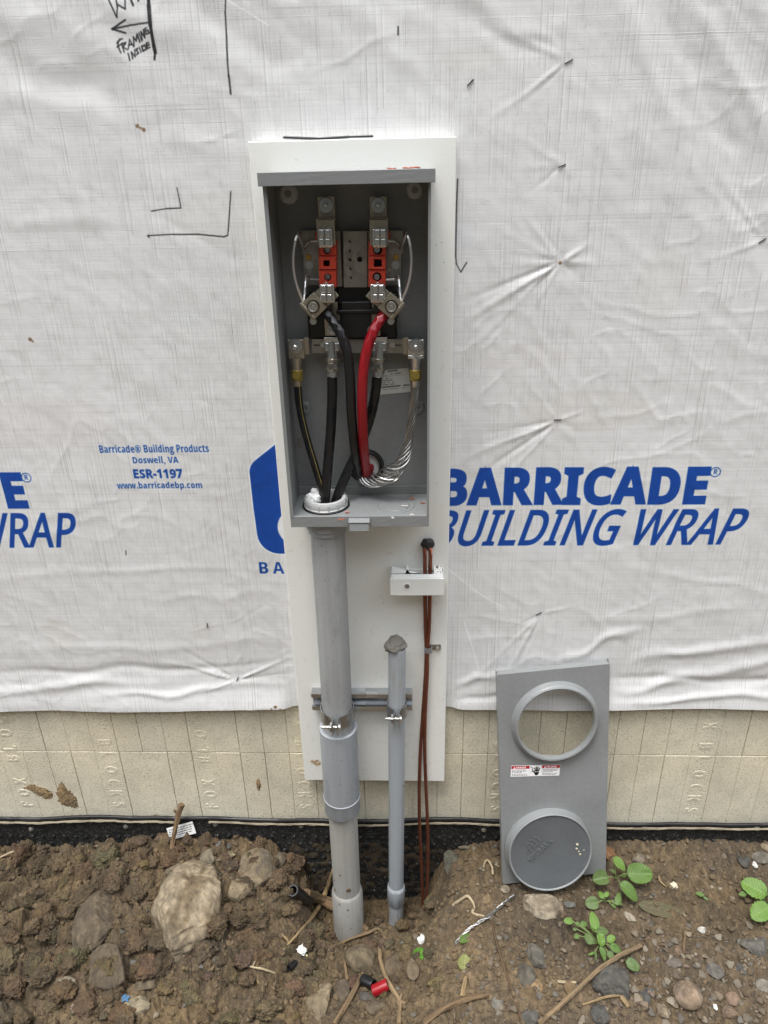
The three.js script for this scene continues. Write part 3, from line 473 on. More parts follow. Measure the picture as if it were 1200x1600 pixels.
const blackPlastic = std({ color: lin(0.012, 0.012, 0.012), roughness: 0.4 });
const blackRubber = std({ color: lin(0.010, 0.010, 0.011), roughness: 0.33 });
const redPlastic = std({ color: lin(0.55, 0.052, 0.025), roughness: 0.42 });
const redCable = std({ color: lin(0.26, 0.006, 0.012), roughness: 0.32 });
const pvcStain = dataTex(512, (u, v) => { const n = tfbm(u, v, 4, 5, 301), st = tfbm(u * 1, v * 0.12, 16, 3, 302), sp = hash3(Math.floor(u * 200), Math.floor(v * 200), 303); const sm = sstep(0.25, 0.55, tfbm(u, v, 7, 4, 309)), k = 1 + 0.07 * n + 0.05 * st - (sp > 0.99 ? 0.25 : 0) - 0.06 * sm; return [238 * k, 239 * k, 240 * k]; });
const pvc = std({ color: lin(0.375, 0.395, 0.418), map: pvcStain, roughness: 0.42 });
const pvcDusty = std({ color: lin(0.42, 0.405, 0.37), map: pvcStain, roughness: 0.6 });
const pvcWarm = std({ color: lin(0.37, 0.373, 0.37), map: pvcStain, roughness: 0.5 });
const whitePlastic = std({ color: lin(0.78, 0.78, 0.75), roughness: 0.45 });
const copper = std({ color: lin(0.32, 0.118, 0.07), map: rep(grain, 2), metalness: 0.75, roughness: 0.42 });
const putty = std({ color: lin(0.115, 0.105, 0.092), bumpMap: rockB, bumpScale: 0.001, roughness: 0.8 });
const alu = std({ color: lin(0.74, 0.73, 0.71), metalness: 0.95, roughness: 0.28 });
const aluDull = std({ color: lin(0.5, 0.49, 0.47), metalness: 0.95, roughness: 0.34 });

// px helpers: a block whose front face shows at a photo point on the plane z
const hgt = (px, py, h, z) => at(px, py - h / 2, z).y - at(px, py + h / 2, z).y;
const block = (px, py, w, h, zf, th, r = 0.0008, rz = 0) => { const p = at(px, py, zf), s = mpp(p); return rbox(V(p.x, p.y, zf - th / 2), w * s, hgt(px, py, h, zf), th, r, [0, 0, rz]); };
const disc = (px, py, rpx, z0, th, seg = 28) => { const p = at(px, py, z0), s = mpp(p); return cyl(V(p.x, p.y, z0), V(p.x, p.y, z0 + th), rpx * s, rpx * s * 0.95, seg); };
function boltAt(parent, name, px, py, z, k = 1) {   // washer, hexagon nut, stud end
  const p = at(px, py, z), s = mpp(p) * k, t = (d, r0, r1, n, a) => cyl(V(p.x, p.y, z + a), V(p.x, p.y, z + d), r0 * s, r1 * s, n);
  const o = obj(name, [lathe([[4 * s, 0], [11.5 * s, 0], [11.8 * s, 0.0008], [11 * s, 0.0022], [9 * s, 0.0024], [9 * s, 0.0036], [4 * s, 0.0038]], V(p.x, p.y, z), V(p.x, p.y, z + 1), 30)], zinc, parent);
  obj('nut', [t(0.0085, 7.4, 7.2, 6, 0.003)], zinc, o); obj('stud', [lathe([[0, 0.0], [4 * s, 0], [4 * s, 0.0125], [3 * s, 0.0135], [0, 0.0136]], V(p.x, p.y, z), V(p.x, p.y, z + 1), 20)], brightTin, o); return o;
}

// ---------------------------------------------------------------- white mounting board
const BX0 = -0.2377, BX1 = 0.0708, BY0 = 0.3055, BY1 = 1.5642, BZ = 0.022;
{
  const dirt = canvasTex(512, 2048, (c) => {
    c.fillStyle = 'rgb(241,241,236)'; c.fillRect(0, 0, 512, 2048); const r = rng(61);
    for (let i = 0; i < 1500; i++) { const y = 2048 * Math.pow(r(), 0.35), x = 512 * r(); c.strokeStyle = `rgba(${110 + 40 * r()},${95 + 40 * r()},${75 + 30 * r()},${0.05 + 0.22 * r()})`; c.lineWidth = 0.5 + 0.9 * r(); c.beginPath(); c.moveTo(x, y); c.lineTo(x + (r() - 0.5) * 14, y + (r() - 0.5) * 5); c.stroke(); }
    for (let i = 0; i < 260; i++) { const y = 2048 * Math.pow(r(), 0.4), x = 512 * r(); c.fillStyle = `rgba(150,130,100,${0.02 + 0.06 * r()})`; c.beginPath(); c.ellipse(x, y, 2 + 12 * r(), 1 + 5 * r(), r() * 3, 0, 7); c.fill(); }
    for (let i = 0; i < 26; i++) { c.fillStyle = `rgba(150,112,60,${0.2 + 0.3 * r()})`; c.beginPath(); c.ellipse(25 + 40 * r(), 1965 + 22 * (r() - 0.5), 2 + 8 * r(), 1 + 4 * r(), r() * 3, 0, 7); c.fill(); }
    for (let i = 0; i < 90; i++) { c.fillStyle = `rgba(95,80,60,${0.25 + 0.35 * r()})`; c.fillRect(512 * r(), 2048 * r(), 1 + 2 * r(), 1 + 2 * r()); }
  });
  const g = planarUV(span(BX0, BX1, BY0, BY1, 0.0045, BZ, 0.0015), (x) => (x - BX0) / (BX1 - BX0), (x, y) => (y - BY0) / (BY1 - BY0));
  tag(obj('mounting_board', g, std({ map: dirt, bumpMap: rep(peel, 6, 24), bumpScale: 0.0003, roughness: 0.5 })), 'tall white plastic board fixed to the wall behind the meter box', 'board');
}

// ---------------------------------------------------------------- open grey meter box
const X0 = -0.2005, X1 = 0.0290, FY = 0.997, TY = 1.5195, BK = 0.0265, FZ = 0.123;
const box = thing('meter_box', 'open grey steel meter box with its cover off', 'meter box', V(-0.086, 0.977, BZ));
{
  const backShape = poly([[X0, FY - 0.002], [X1, FY - 0.002], [X1, TY], [X0, TY]], [[at(572, 728, BK).x, at(572, 728, BK).y, 0.0245]]);
  obj('back_panel', extrude(backShape, 0.003, 0.0003).translate(0, 0, BK - 0.003), greyPaint, box);
  obj('side_panel', [span(X0 - 0.0018, X0, FY - 0.018, TY, BZ + 0.001, FZ, 0.0006), span(X0 - 0.0018, X0 + 0.004, FY, TY - 0.004, FZ - 0.002, FZ + 0.0012, 0.0006)], greyPaint, box);
  obj('side_panel', [span(X1, X1 + 0.0018, FY - 0.018, TY, BZ + 0.001, FZ, 0.0006), span(X1 - 0.002, X1 + 0.0018, FY, TY - 0.004, FZ - 0.002, FZ + 0.0012, 0.0006)], greyPaint, box);
  const ho = at(406, 268, 0.133), top = obj('rain_hood', [span(X0 - 0.006, X1 + 0.0075, TY - 0.0005, TY + 0.0012, BZ + 0.0012, 0.134, 0.0006), span(X0 - 0.006, X1 + 0.0075, TY - 0.0005 - 0.016, TY + 0.001, 0.1325, 0.1345, 0.0008), span(X0 - 0.006, X0 - 0.0045, TY - 0.016, TY, 0.04, 0.133, 0.0006), span(X1 + 0.006, X1 + 0.0075, TY - 0.016, TY, 0.04, 0.133, 0.0006)], greyPaint, box);
  // floor with a hole for the conduit and a stamped knockout
  const cx = -0.147, cz = 0.0745;
  const sh = poly([[X0, -FZ], [X1, -FZ], [X1, -BK], [X0, -BK]], [[cx, -cz, 0.032]]);
  const fl = obj('floor_panel', extrude(sh, 0.0018, 0.0002).rotateX(-Math.PI / 2).translate(0, FY - 0.0018, 0), greyPaint, box);
  const kc = at(615, 797, 0.08), ring = (R, a0, a1) => new THREE.TorusGeometry(R, 0.0011, 6, 40, a1 - a0).rotateZ(a0).rotateX(-Math.PI / 2).translate(-0.025, FY + 0.0001, 0.077);
  obj('knockout_ring', ring(0.0225, -2.6, 2.3), greyPaint, fl); obj('knockout_ring', ring(0.0315, 1.2, 4.0), greyPaint, fl); obj('knockout_ring', ring(0.0315, -1.2, 0.6), greyPaint, fl);
  const lx0 = at(545, 815, FZ).x, lx1 = at(578, 815, FZ).x, lb = FY - 0.0185;
  obj('front_lip', [span(X0 - 0.0018, lx0, lb, FY + 0.0015, FZ - 0.0018, FZ + 0.0006, 0.0006), span(lx1, X1 + 0.0018, lb, FY + 0.0015, FZ - 0.0018, FZ + 0.0006, 0.0006)], greyPaint, box);
  obj('back_lip', span(X0, X1, FY, FY + 0.016, BK, BK + 0.0016, 0.0004), greyPaint, box);
  obj('latch_tab', [rbox(V((lx0 + lx1) / 2, FY - 0.004, FZ + 0.002), lx1 - lx0, 0.0018, 0.016, 0.0006, [0.35, 0, 0]), rbox(V((lx0 + lx1) / 2, FY - 0.014, FZ + 0.0085), lx1 - lx0 - 0.003, 0.016, 0.0018, 0.0006, [-0.18, 0, 0])], greyPaint, box);
  // knockout in the back, round embosses, clear sealing washers
  const kb = at(572, 728, BK);
  obj('back_bushing', [new THREE.TorusGeometry(0.0262, 0.0028, 8, 40).translate(kb.x, kb.y, BK + 0.0015), new THREE.TorusGeometry(0.031, 0.0012, 6, 40).translate(kb.x, kb.y, BK + 0.0005)], blackPlastic, box);
  const holeBack = obj('hole_shade_sleeve', lathe([[0.0245, 0], [0.0245, 0.0195]], V(kb.x, kb.y, 0.006), V(kb.x, kb.y, 1)), blackPlastic, box);  // black sleeve stands in for the shade inside the hole
  for (const [px, py] of [[476, 638], [653, 637]]) { const p = at(px, py, BK); obj('mounting_dimple', lathe([[0.0022, -0.0004], [0.004, 0.0028], [0.0085, 0.003], [0.0125, 0.0002]], V(p.x, p.y, BK), V(p.x, p.y, 1), 30), greyPaint, box); }
  const clear = new THREE.MeshPhysicalMaterial({ color: lin(0.9, 0.92, 0.95), transmission: 0.4, thickness: 0, roughness: 0.1, ior: 1.45 });
  for (const [px, py, R] of [[451, 303, 0.0145], [648, 297, 0.0125]]) { const p = at(px, py, BK); const w = obj('sealing_washer', lathe([[0.0035, 0.0048], [0.007, 0.0052], [R * 0.8, 0.004], [R, 0.0006]], V(p.x, p.y, BK), V(p.x, p.y, 1), 36), clear, box); obj('screw', [cyl(V(p.x, p.y, BK), V(p.x, p.y, BK + 0.0062), 0.0058, 0.005, 20), rbox(V(p.x, p.y, BK + 0.0062), 0.006, 0.0012, 0.001, 0.0002), rbox(V(p.x, p.y, BK + 0.0062), 0.0012, 0.006, 0.001, 0.0002)], steel, w); }
  obj('ground_tag', block(469, 690, 6, 13, BK + 0.002, 0.002), steel, box);
}
// inside: two sets of jaws on red insulators over a slotted bracket
for (const [side, m] of [[-1, (x) => x], [1, (x) => 1101 - x]]) {
  const K = (x, y, z) => at(m(x), y, z);
  // bracket plate
  const bp = K(486, 403, 0.04), s = mpp(bp), hole = (x, y, r) => { const q = K(x, y, 0.04); return [q.x, q.y, r * s]; }, cor = (x, y) => { const q = K(x, y, 0.04); return [q.x, q.y]; };
  let pl = [cor(471, 360), cor(502, 360), cor(502, 446), cor(474, 446), cor(474, 398), cor(471, 396)];
  const br = obj('bracket_plate', extrude(poly(pl, [hole(493, 428, 2.2)]), 0.0022, 0.0003).translate(0, 0, 0.038), steel, box);
  obj('rivet', disc(m(483), 414, 6.5, 0.0402, 0.0006), zinc, br);
  const rv = K(482, 402, 0.0402); obj('brass_screw', [cyl(rv, V(rv.x, rv.y, 0.0425), 4.8 * s, 4.2 * s, 16), rbox(V(rv.x, rv.y, 0.0427), 6 * s, 1.3 * s, 0.0006, 0.0001, [0, 0, 0.5])], std({ color: lin(0.5, 0.33, 0.1), metalness: 0.85, roughness: 0.4 }), br);
  obj('pedestal', [block(m(496), 403, 14, 60, 0.0378, 0.011)], steel, br);
  // top stud plate
  const st = obj('stud_plate', [block(m(510), 325, 27, 36, 0.052, 0.004), block(m(511), 343, 26, 4, 0.056, 0.012)], tin, box); obj('standoff', block(m(511), 327, 18, 22, 0.0478, 0.021), blackPlastic, st); boltAt(st, 'washer', m(510), 321, 0.052);
  // red insulator with two screw wells and a square opening
  const z0 = 0.046, c2 = (x, y) => { const q = K(x, y, 0.07); return [q.x, q.y]; }, sq = (x, y, r) => [c2(x - r, y - r), c2(x + r, y - r), c2(x + r, y + r), c2(x - r, y + r)], s7 = mpp(K(511, 410, 0.07)), rd = (x, y, r) => [...c2(x, y), r * s7];
  const seg = (y0, y1, h, zt) => { const a = [c2(498, y0), c2(525, y0), c2(525.5, y1), c2(498.5, y1)]; return extrude(poly(a, [h]), zt - z0, 0.0012).translate(0, 0, z0); };
  const ins = obj('red_insulator', [seg(376, 400, rd(511, 391, 7), 0.070), seg(400.5, 420.5, sq(510.5, 411, 6), 0.073), seg(421, 449, rd(512, 433, 7), 0.070), block(m(496), 368, 8, 14, 0.066, 0.02, 0.003)], redPlastic, box);
  obj('insulator_back', block(m(511), 412, 25, 70, 0.0458, 0.006), blackPlastic, ins);  // black backing paints the shade at the bottom of the wells
  for (const y of [391, 433]) { const q = K(512, y - 1, 0.0515), o = obj('well_screw', [cyl(V(q.x, q.y, 0.046), V(q.x, q.y, 0.058), 5 * s7, 4.6 * s7, 18), rbox(V(q.x, q.y, 0.0582), 6.5 * s7, 1.2 * s7, 0.0008, 0.0002, [0, 0, 0.4])], zinc, ins); }
  // upper jaw: plate and four blades
  const jaw = (px, py, zz, lab) => { const j = obj('meter_jaw', [block(m(px + 1), py, 24, 31, zz - 0.009, 0.006, 0.003)], brightTin, box); for (const [dx, dy] of [[-4.8, -7], [4.8, -7], [-4.8, 7], [4.8, 7]]) obj('jaw_blade', [block(m(px + dx), py + dy, 7.6, 12.4, zz, 0.011, 0.0016)], brightTin, j); obj('jaw_spring', block(m(px), py - 13, 18, 3, zz - 0.001, 0.006, 0.001), zinc, j); return j; };
  obj('jaw_plate', [block(m(509), 362, 29, 42, 0.0755, 0.0035), block(m(510), 343, 28, 3, 0.0755, 0.022)], tin, box); jaw(507, 372, 0.094);
  // lower jaw and slanted lug
  jaw(510, 459, 0.094);
  const lc = K(489.5, 479, 0.086), hw = 15.5 * s7, lugTop = extrude(poly([[-hw, -hw], [hw, -hw], [hw, hw], [-hw, hw]], [[0, 0, 10.2 * s7]]), 0.009, 0.0008).rotateZ(side * -0.72).translate(lc.x, lc.y, 0.077);
  const lug = obj('wire_lug', [block(m(503), 467, 46, 30, 0.0775, 0.004, 0.001, side * -0.72), lugTop, block(m(480), 486, 5, 33, 0.088, 0.011, 0.0015, side * -0.72)], tin, box);
  const lb = K(489.5, 479, 0.086); obj('lug_bolt', lathe([[0, 0.0075], [2.4 * s7, 0.0072], [3.2 * s7, 0.0055], [5.6 * s7, 0.0055], [6.4 * s7, 0.008], [7.6 * s7, 0.0075], [8.4 * s7, 0.001], [8.4 * s7, -0.008]], lb, V(lb.x, lb.y, 1), 30), brightTin, lug);
  obj('lug_screw', [disc(m(490), 501, 5.6, 0.074, 0.006, 20), disc(m(490), 500.5, 3, 0.08, 0.002, 16)], zinc, lug);
  obj('contact_stem', block(m(508), 470, 18, 40, 0.077, 0.045, 0.003), blackPlastic, lug);
  // bail wires
  const W = (l) => l.map(([x, y, z]) => K(x, y, z));
  obj('bail_wire', [tubeOn(W([[466, 364, 0.07], [464, 368, 0.078], [460, 384, 0.083], [458, 408, 0.085], [461, 436, 0.085], [468, 458, 0.083], [474, 471, 0.08], [475.5, 462, 0.072], [477, 445, 0.066], [479, 432, 0.056], [484, 436, 0.05], [492, 437, 0.052], [500, 437, 0.054]]), 0.0022, 120, 10), tubeOn(W([[466, 364, 0.07], [471, 380, 0.056], [476, 388, 0.046], [480, 380, 0.044], [485, 377, 0.052], [500, 377, 0.056]]), 0.0021, 50, 10)], std({ color: lin(0.76, 0.76, 0.74), metalness: 0.85, roughness: 0.3 }), box);
  // black foot behind
  obj('moulded_foot', [block(m(503), 508, 44, 44, 0.047, 0.02, 0.004), block(m(497), 478, 36, 40, 0.045, 0.018, 0.004)], blackPlastic, box);
  obj('foot_plate', [block(m(520), 485, 16, 26, 0.052, 0.004), block(m(519), 508, 24, 34, 0.056, 0.004)], tin, box); boltAt(box, 'washer', m(519), 516, 0.056, 0.72);
}
{
  // middle: drilled plate, ribbed strips, black base block
  const q = (x, y) => { const p = at(x, y, 0.052); return [p.x, p.y]; }, s = mpp(at(555, 405, 0.052)), h = (x, y, r) => [...q(x, y), r * s];
  obj('drilled_plate', extrude(poly([q(536, 361), q(573.5, 361), q(574, 449), q(537, 449)], [h(546.5, 377.5, 2.4), h(546.7, 392, 2.4), h(547, 406, 2.8), h(548, 420, 2.4), h(548.5, 434, 2.4), h(562, 405.5, 4.6)]), 0.0025, 0.0004).translate(0, 0, 0.0495), steel, box);
    for (const x of [529.5, 577]) obj('ribbed_strip', [block(x, 405, 8, 88, 0.046, 0.003), block(x + (x < 550 ? -4 : 1), 405, 3, 88, 0.049, 0.006)], steel, box);
  obj('base_block', [block(557, 500, 48, 58, 0.058, 0.03, 0.003), block(557, 462, 60, 30, 0.040, 0.013, 0.002), block(556, 487, 62, 6, 0.0605, 0.01, 0.002)], blackPlastic, box);
  // neutral bar and its end tabs
  const bq = (x, y) => { const p = at(x, y, 0.05); return [p.x, p.y]; }, slot = (x) => [bq(x - 5, 537.5), bq(x + 5, 537.5), bq(x + 5, 541), bq(x - 5, 541)];
  const bar = obj('neutral_bar', extrude(poly([bq(487, 530), bq(639, 530), bq(639, 552), bq(487, 552)], [slot(495), slot(622)]), 0.004, 0.0004).translate(0, 0, 0.046), steel, box);
  for (const x of [500, 628]) obj('bar_support', block(x, 541, 20, 14, 0.046, 0.019), steel, bar);
  for (const x of [495, 622]) { obj('bar_rivet', disc(x + (x < 550 ? 10 : -9), 539, 4.5, 0.0501, 0.0012), zinc, bar); }
  for (const x of [463, 649.5]) obj('end_tab', [block(x, 545, 26, 28, 0.056, 0.004), block(x + (x < 550 ? 16 : -16), 541, 8, 26, 0.055, 0.007)], tin, bar);
}
{ // maker's plate
  const lt = canvasTex(512, 400, (c) => {
    c.fillStyle = 'rgb(214,214,208)'; c.fillRect(0, 0, 512, 400); c.fillStyle = '#222'; c.fillRect(20, 18, 46, 40); c.fillRect(74, 12, 18, 54); c.fillStyle = '#333';
    const r = rng(3); const bar = (x0, x1, y, h) => { for (let x = x0; x < x1;) { const w = 6 + r() * 26; if (r() < 0.82) c.fillRect(x, y, Math.min(w, x1 - x), h); x += w + 4; } };
    bar(170, 330, 12, 22); bar(180, 380, 62, 14); c.fillRect(10, 100, 400, 3); bar(10, 150, 92, 6); for (let i = 0; i < 4; i++) bar(16 + 6 * i, 200 + 30 * i, 132 + 34 * i, 12); bar(6, 506, 268, 24); bar(60, 440, 316, 8);
    c.strokeStyle = '#555'; c.strokeRect(300, 40, 88, 40);
  });
  const a = at(598, 579, BK + 0.0012), b = at(641, 574, BK + 0.0012), c = at(594, 617, BK + 0.0012), w = a.distanceTo(b), h = a.distanceTo(c) * 0.98, g = new THREE.BoxGeometry(w * 1.12, h, 0.0005);
  g.rotateZ(Math.atan2(b.y - a.y, b.x - a.x) - 0.02); const mid = at(616, 596, BK + 0.0008); g.translate(mid.x, mid.y, BK + 0.0006);
  obj('rating_label', g, std({ map: lt, roughness: 0.5 }), box).userData.label = 'white printed data label on the back panel';
}
tag(box, 'open grey steel meter box with its cover off', 'meter box');

// ---------------------------------------------------------------- cables in the box, each with its lug
const CX = -0.147, CZ = 0.0745;                     // conduit axis
const stripes = (pts, r, off, mat, parent) => obj('stripe', tubeOn(pts.map((p) => V(p.x + off[0], p.y, p.z + off[1])), r, 80, 5), mat, parent);
function lugBarrel(parent, px0, py0, py1, r0, r1, z, mat, name = 'crimp_lug', pxe = px0) {
  const a = at(px0, py0, z), b = at(pxe, py1, z), L = a.distanceTo(b), s = mpp(a);
  const g = lathe([[0, 0], [r0 * s * 0.55, 0.0002], [r0 * s * 0.75, L * 0.08], [r1 * s, L * 0.4], [r1 * s * 1.0, L * 0.96], [r1 * s * 0.94, L], [r1 * s * 0.7, L]], a, b, 30);
  return obj(name, g, mat, parent);
}
const cable = (name, label, o) => thing(name, label, 'cable', o);
{
  // yellow-striped black cable, far left
  let t = cable('striped_cable', 'thin black cable with yellow stripe at left inside the meter box', at(508, 792, 0.07));
  let p = [at(465, 600, 0.062), at(468, 634, 0.064), at(478, 680, 0.068), at(492, 728, 0.072), at(505, 772, 0.0745), at(510, 795, 0.0745), V(CX - 0.002, 0.96, 0.0745)];
  obj('insulation', tubeOn(p, 0.0064, 90, 14), blackRubber, t);
  stripes(p.slice(0, 6), 0.0006, [0.0036, 0.0054], std({ color: lin(0.3, 0.23, 0.06), roughness: 0.5 }), t);
  const l = obj('crimp_lug', [block(462.5, 546, 25, 30, 0.0605, 0.0035), lathe([[0, 0], [0.010, 0.0005], [0.0075, 0.016], [0.0086, 0.026], [0.0088, 0.046], [0.008, 0.0475]], at(463, 558, 0.060), at(465, 606, 0.060), 28)], tin, t);
  const yb = (x, y0, y1) => lathe([[0.0085, 0], [0.0094, 0.001], [0.0092, 0.009], [0.0094, 0.017], [0.0086, 0.018]], at(x, y0, 0.060), at(x + (x < 550 ? 0.6 : -0.6), y1, 0.060), 28);
  const yellow = std({ color: lin(0.33, 0.25, 0.055), map: rep(grain, 2), roughness: 0.45, metalness: 0.3 });
  obj('yellow_band', [yb(464, 577, 597), disc(463, 587, 6, 0.0675, 0.003, 20)], yellow, l); boltAt(t, 'washer', 462, 541, 0.0607);
  // bare stranded cable, far right
  t = cable('stranded_wire', 'bare silvery stranded wire curving across the right of the meter box', at(600, 760, 0.05));
  const q = [at(649, 598, 0.061), at(646.5, 630, 0.062), at(642, 668, 0.064), at(636, 700, 0.066), at(625, 726, 0.066), at(608, 742, 0.062), at(588, 750, 0.055), at(572, 748, 0.045), at(563, 738, 0.034), V(at(572, 728, BK).x - 0.008, at(572, 730, BK).y, 0.012)];
  const op = (u) => 1.5 * Math.exp(-Math.pow((u - 0.68) / 0.2, 2));
  obj('strands', [...strands(q, 9, 0.0056, 0.0013, 70, 150, op), ...strands(q, 4, 0.0022, 0.0012, 70, 130, op)], aluDull, t);
  const l2 = obj('crimp_lug', [block(650, 546, 25, 30, 0.0605, 0.0035), block(649.5, 557, 24, 3, 0.0625, 0.003), lathe([[0, 0], [0.010, 0.0005], [0.0075, 0.016], [0.0086, 0.026], [0.0088, 0.046], [0.008, 0.0475]], at(650, 558, 0.060), at(648.5, 603, 0.060), 28)], brightTin, t);
  obj('yellow_band', [yb(649, 577, 598), disc(650, 587, 6, 0.0675, 0.003, 20)], yellow, l2); boltAt(t, 'washer', 650, 541, 0.0607);
  // service cable, middle left
  const big = (name, label, lugx, pts, r) => {
    const t = cable(name, label, pts[pts.length - 2]); obj('insulation', tubeOn(pts, r, 110, 18), blackRubber, t);
    const a = at(lugx, 534, 0.058), s = mpp(a), b = at(lugx + (lugx > 550 ? -1.5 : 0.5), 589, 0.064);
    const L = a.distanceTo(b), l = obj('crimp_lug', [lathe([[0, 0], [8 * s, 0.0003], [8.4 * s, L * 0.12], [9.8 * s, L * 0.45], [10 * s, L * 0.98], [9 * s, L]], a, b, 32), block(lugx, 533, 26, 12, 0.0605, 0.0035), rbox(V(a.x, a.y - 0.007, 0.0625), 24 * s, 0.014, 0.006, 0.003, [-0.15, 0, 0])], brightTin, t);
    const d = b.clone().sub(a).normalize(), on = (k) => a.clone().addScaledVector(d, k * L);
    obj('crimp_ring', [lathe([[9.8 * s, 0], [11.4 * s, 0.001], [11.4 * s, 0.006], [9.8 * s, 0.007]], on(0.46), on(1), 8), lathe([[9.8 * s, 0], [11.4 * s, 0.001], [11.4 * s, 0.006], [9.8 * s, 0.007]], on(0.72), on(1), 8)], tin, l); const c = on(0.66); obj('crimp_dent', rbox(V(c.x - 0.001, c.y, c.z + 10.4 * s), 0.0085, 0.010, 0.0016, 0.0007), std({ color: lin(0.18, 0.17, 0.15), metalness: 0.8, roughness: 0.5 }), l); return t;
  };
  big('service_cable', 'black cable running straight down between the striped cable and the red one', 519, [at(519, 583, 0.064), at(519, 620, 0.066), at(517, 670, 0.07), at(512, 730, 0.074), at(508, 780, 0.078), V(CX - 0.004, 0.985, 0.082), V(CX - 0.004, 0.94, 0.082)], 0.0083);
  big('service_cable', 'black cable slanting from right lug behind the red cable to the bushing', 592, [at(589.5, 583, 0.064), at(587, 610, 0.064), at(579, 650, 0.060), at(563, 695, 0.056), at(545, 733, 0.060), at(531, 765, 0.066), at(524, 787, 0.068), V(CX + 0.011, 0.975, 0.068), V(CX + 0.010, 0.94, 0.068)], 0.0083);
  // load cables from the slanted lugs to the hole in the back
  const kb = at(572, 728, BK);
  const load = (name, label, mat, pts, stripe) => { const t = cable(name, label, pts[pts.length - 1]); obj('insulation', tubeOn(pts, 0.0080, 130, 18), mat, t); return t; };
  let c1 = [at(503, 482, 0.070), at(513, 492, 0.075), at(528, 513, 0.086), at(541, 545, 0.092), at(547, 590, 0.094), at(549, 640, 0.09), at(553, 690, 0.078), at(558, 728, 0.058), at(562, 742, 0.042), V(kb.x - 0.009, kb.y - 0.004, 0.014)];
  t = load('load_cable', 'glossy black cable bending down from the left slanted lug', blackRubber, c1);
  c1 = [at(607, 482, 0.068), at(601, 490, 0.075), at(586, 513, 0.088), at(573, 548, 0.095), at(567, 590, 0.097), at(566, 640, 0.093), at(568, 690, 0.08), at(571, 727, 0.058), at(573, 741, 0.042), V(kb.x + 0.008, kb.y - 0.003, 0.014)];
  t = load('load_cable', 'thick red cable bending down from the right slanted lug', redCable, c1);
}

// ---------------------------------------------------------------- large conduit
const lean = (y) => CX - 0.006 * (0.97 - y);        // the pipe leans a little
let big0;
const CP = (y) => V(lean(y), y, CZ - 0.004 * sstep(0.97, 0.1, y));
{
  const t = big0 = thing('conduit', 'thick grey plastic conduit rising from the hole into the meter box', 'conduit', CP(-0.15));
  const pipe = (name, prof, y0, y1, mat, seg = 48) => obj(name, lathe(prof(CP(y0).distanceTo(CP(y1))), CP(y1), CP(y0), seg), mat, t);   // profile runs downward
  pipe('upper_pipe', (L) => [[0.0302, 0], [0.0302, L]], 0.44, 0.992, pvcWarm);
  pipe('terminal_adapter', (L) => [[0.0305, -0.0], [0.0385, 0.0], [0.0385, L - 0.006], [0.0372, L - 0.001], [0.0338, L], [0.0302, L + 0.0002]], 0.958, 0.9785, pvc);
  pipe('adapter_collar', (L) => [[0.0303, 0], [0.0335, 0], [0.0335, L], [0.0303, L]], 0.949, 0.960, pvc);
  // bushing ring with ribs, standing on the box floor
  const rb = V(lean(0.997), 0.9972, CZ), ringM = std({ color: lin(0.46, 0.465, 0.46), roughness: 0.45 });
  const bu = obj('bushing', lathe([[0.0275, 0.0], [0.0375, 0.0], [0.038, 0.003], [0.0365, 0.0045], [0.0365, 0.0145], [0.0355, 0.0165], [0.033, 0.0175], [0.0292, 0.0165], [0.0275, 0.013], [0.0275, -0.02]], rb, V(rb.x, 2, rb.z), 56), ringM, t);
  for (let i = 0; i < 14; i++) { const a = i / 14 * Math.PI * 2; obj('grip_rib', rbox(V(rb.x + Math.cos(a) * 0.0368, rb.y + 0.0095, rb.z + Math.sin(a) * 0.0368), 0.0026, 0.010, 0.0022, 0.0006, [0, -a, 0], 1), ringM, bu); }
  obj('gasket', new THREE.TorusGeometry(0.0395, 0.002, 8, 48).rotateX(Math.PI / 2).translate(rb.x, rb.y + 0.001, rb.z), blackPlastic, t);
  // expansion sleeve, its collar and the lower pipe
  pipe('expansion_sleeve', (L) => [[0.0303, 0.002], [0.0352, 0.0], [0.0382, 0.0008], [0.0384, L * 0.985], [0.0384, L]], 0.312, 0.5035, pvc);
  pipe('sleeve_collar', (L) => [[0.0384, 0], [0.0398, 0.0015], [0.0398, 0.004], [0.0385, 0.006], [0.0388, L - 0.004], [0.0378, L - 0.0005], [0.031, L]], 0.2745, 0.3175, pvc);
  pipe('lower_pipe', (L) => [[0.0312, 0], [0.0312, L]], -0.19, 0.28, pvcDusty);
  pipe('bell_coupling', (L) => [[0.0312, 0], [0.0325, 0.002], [0.0352, 0.011], [0.0362, 0.017], [0.0362, L], [0.032, L]], -0.20, 0.026, pvcDusty);
}
function mudOn(parent, P, R, list, seed) { const r = rng(seed), gs = []; for (const [y, a, s] of list) { const c = P(y), g = lumpGeo(seed + gs.length, s, s * (0.8 + r()), s * 0.35, { detail: 4, cuts: 3, rough: 0.5, fine: 0.2, color: [1.7, 1.6, 1.45] }); g.rotateY(a); g.translate(c.x + Math.sin(a) * R, y, c.z + Math.cos(a) * R); gs.push(g); } obj('mud_spots', gs, clodM, parent).userData.kind = 'stuff'; }
{ const r = rng(71), l = []; for (let i = 0; i < 15; i++) l.push([-0.07 + 0.26 * Math.pow(r(), 2.2), (r() - 0.5) * 2.6, 0.0015 + 0.0045 * Math.pow(r(), 3)]); l.push([0.056, 0.25, 0.011]); mudOn(big0, CP, 0.0314, l.filter(([y]) => y > 0.04), 1500); mudOn(big0, CP, 0.0364, l.filter(([y]) => y <= 0.02), 1560); }
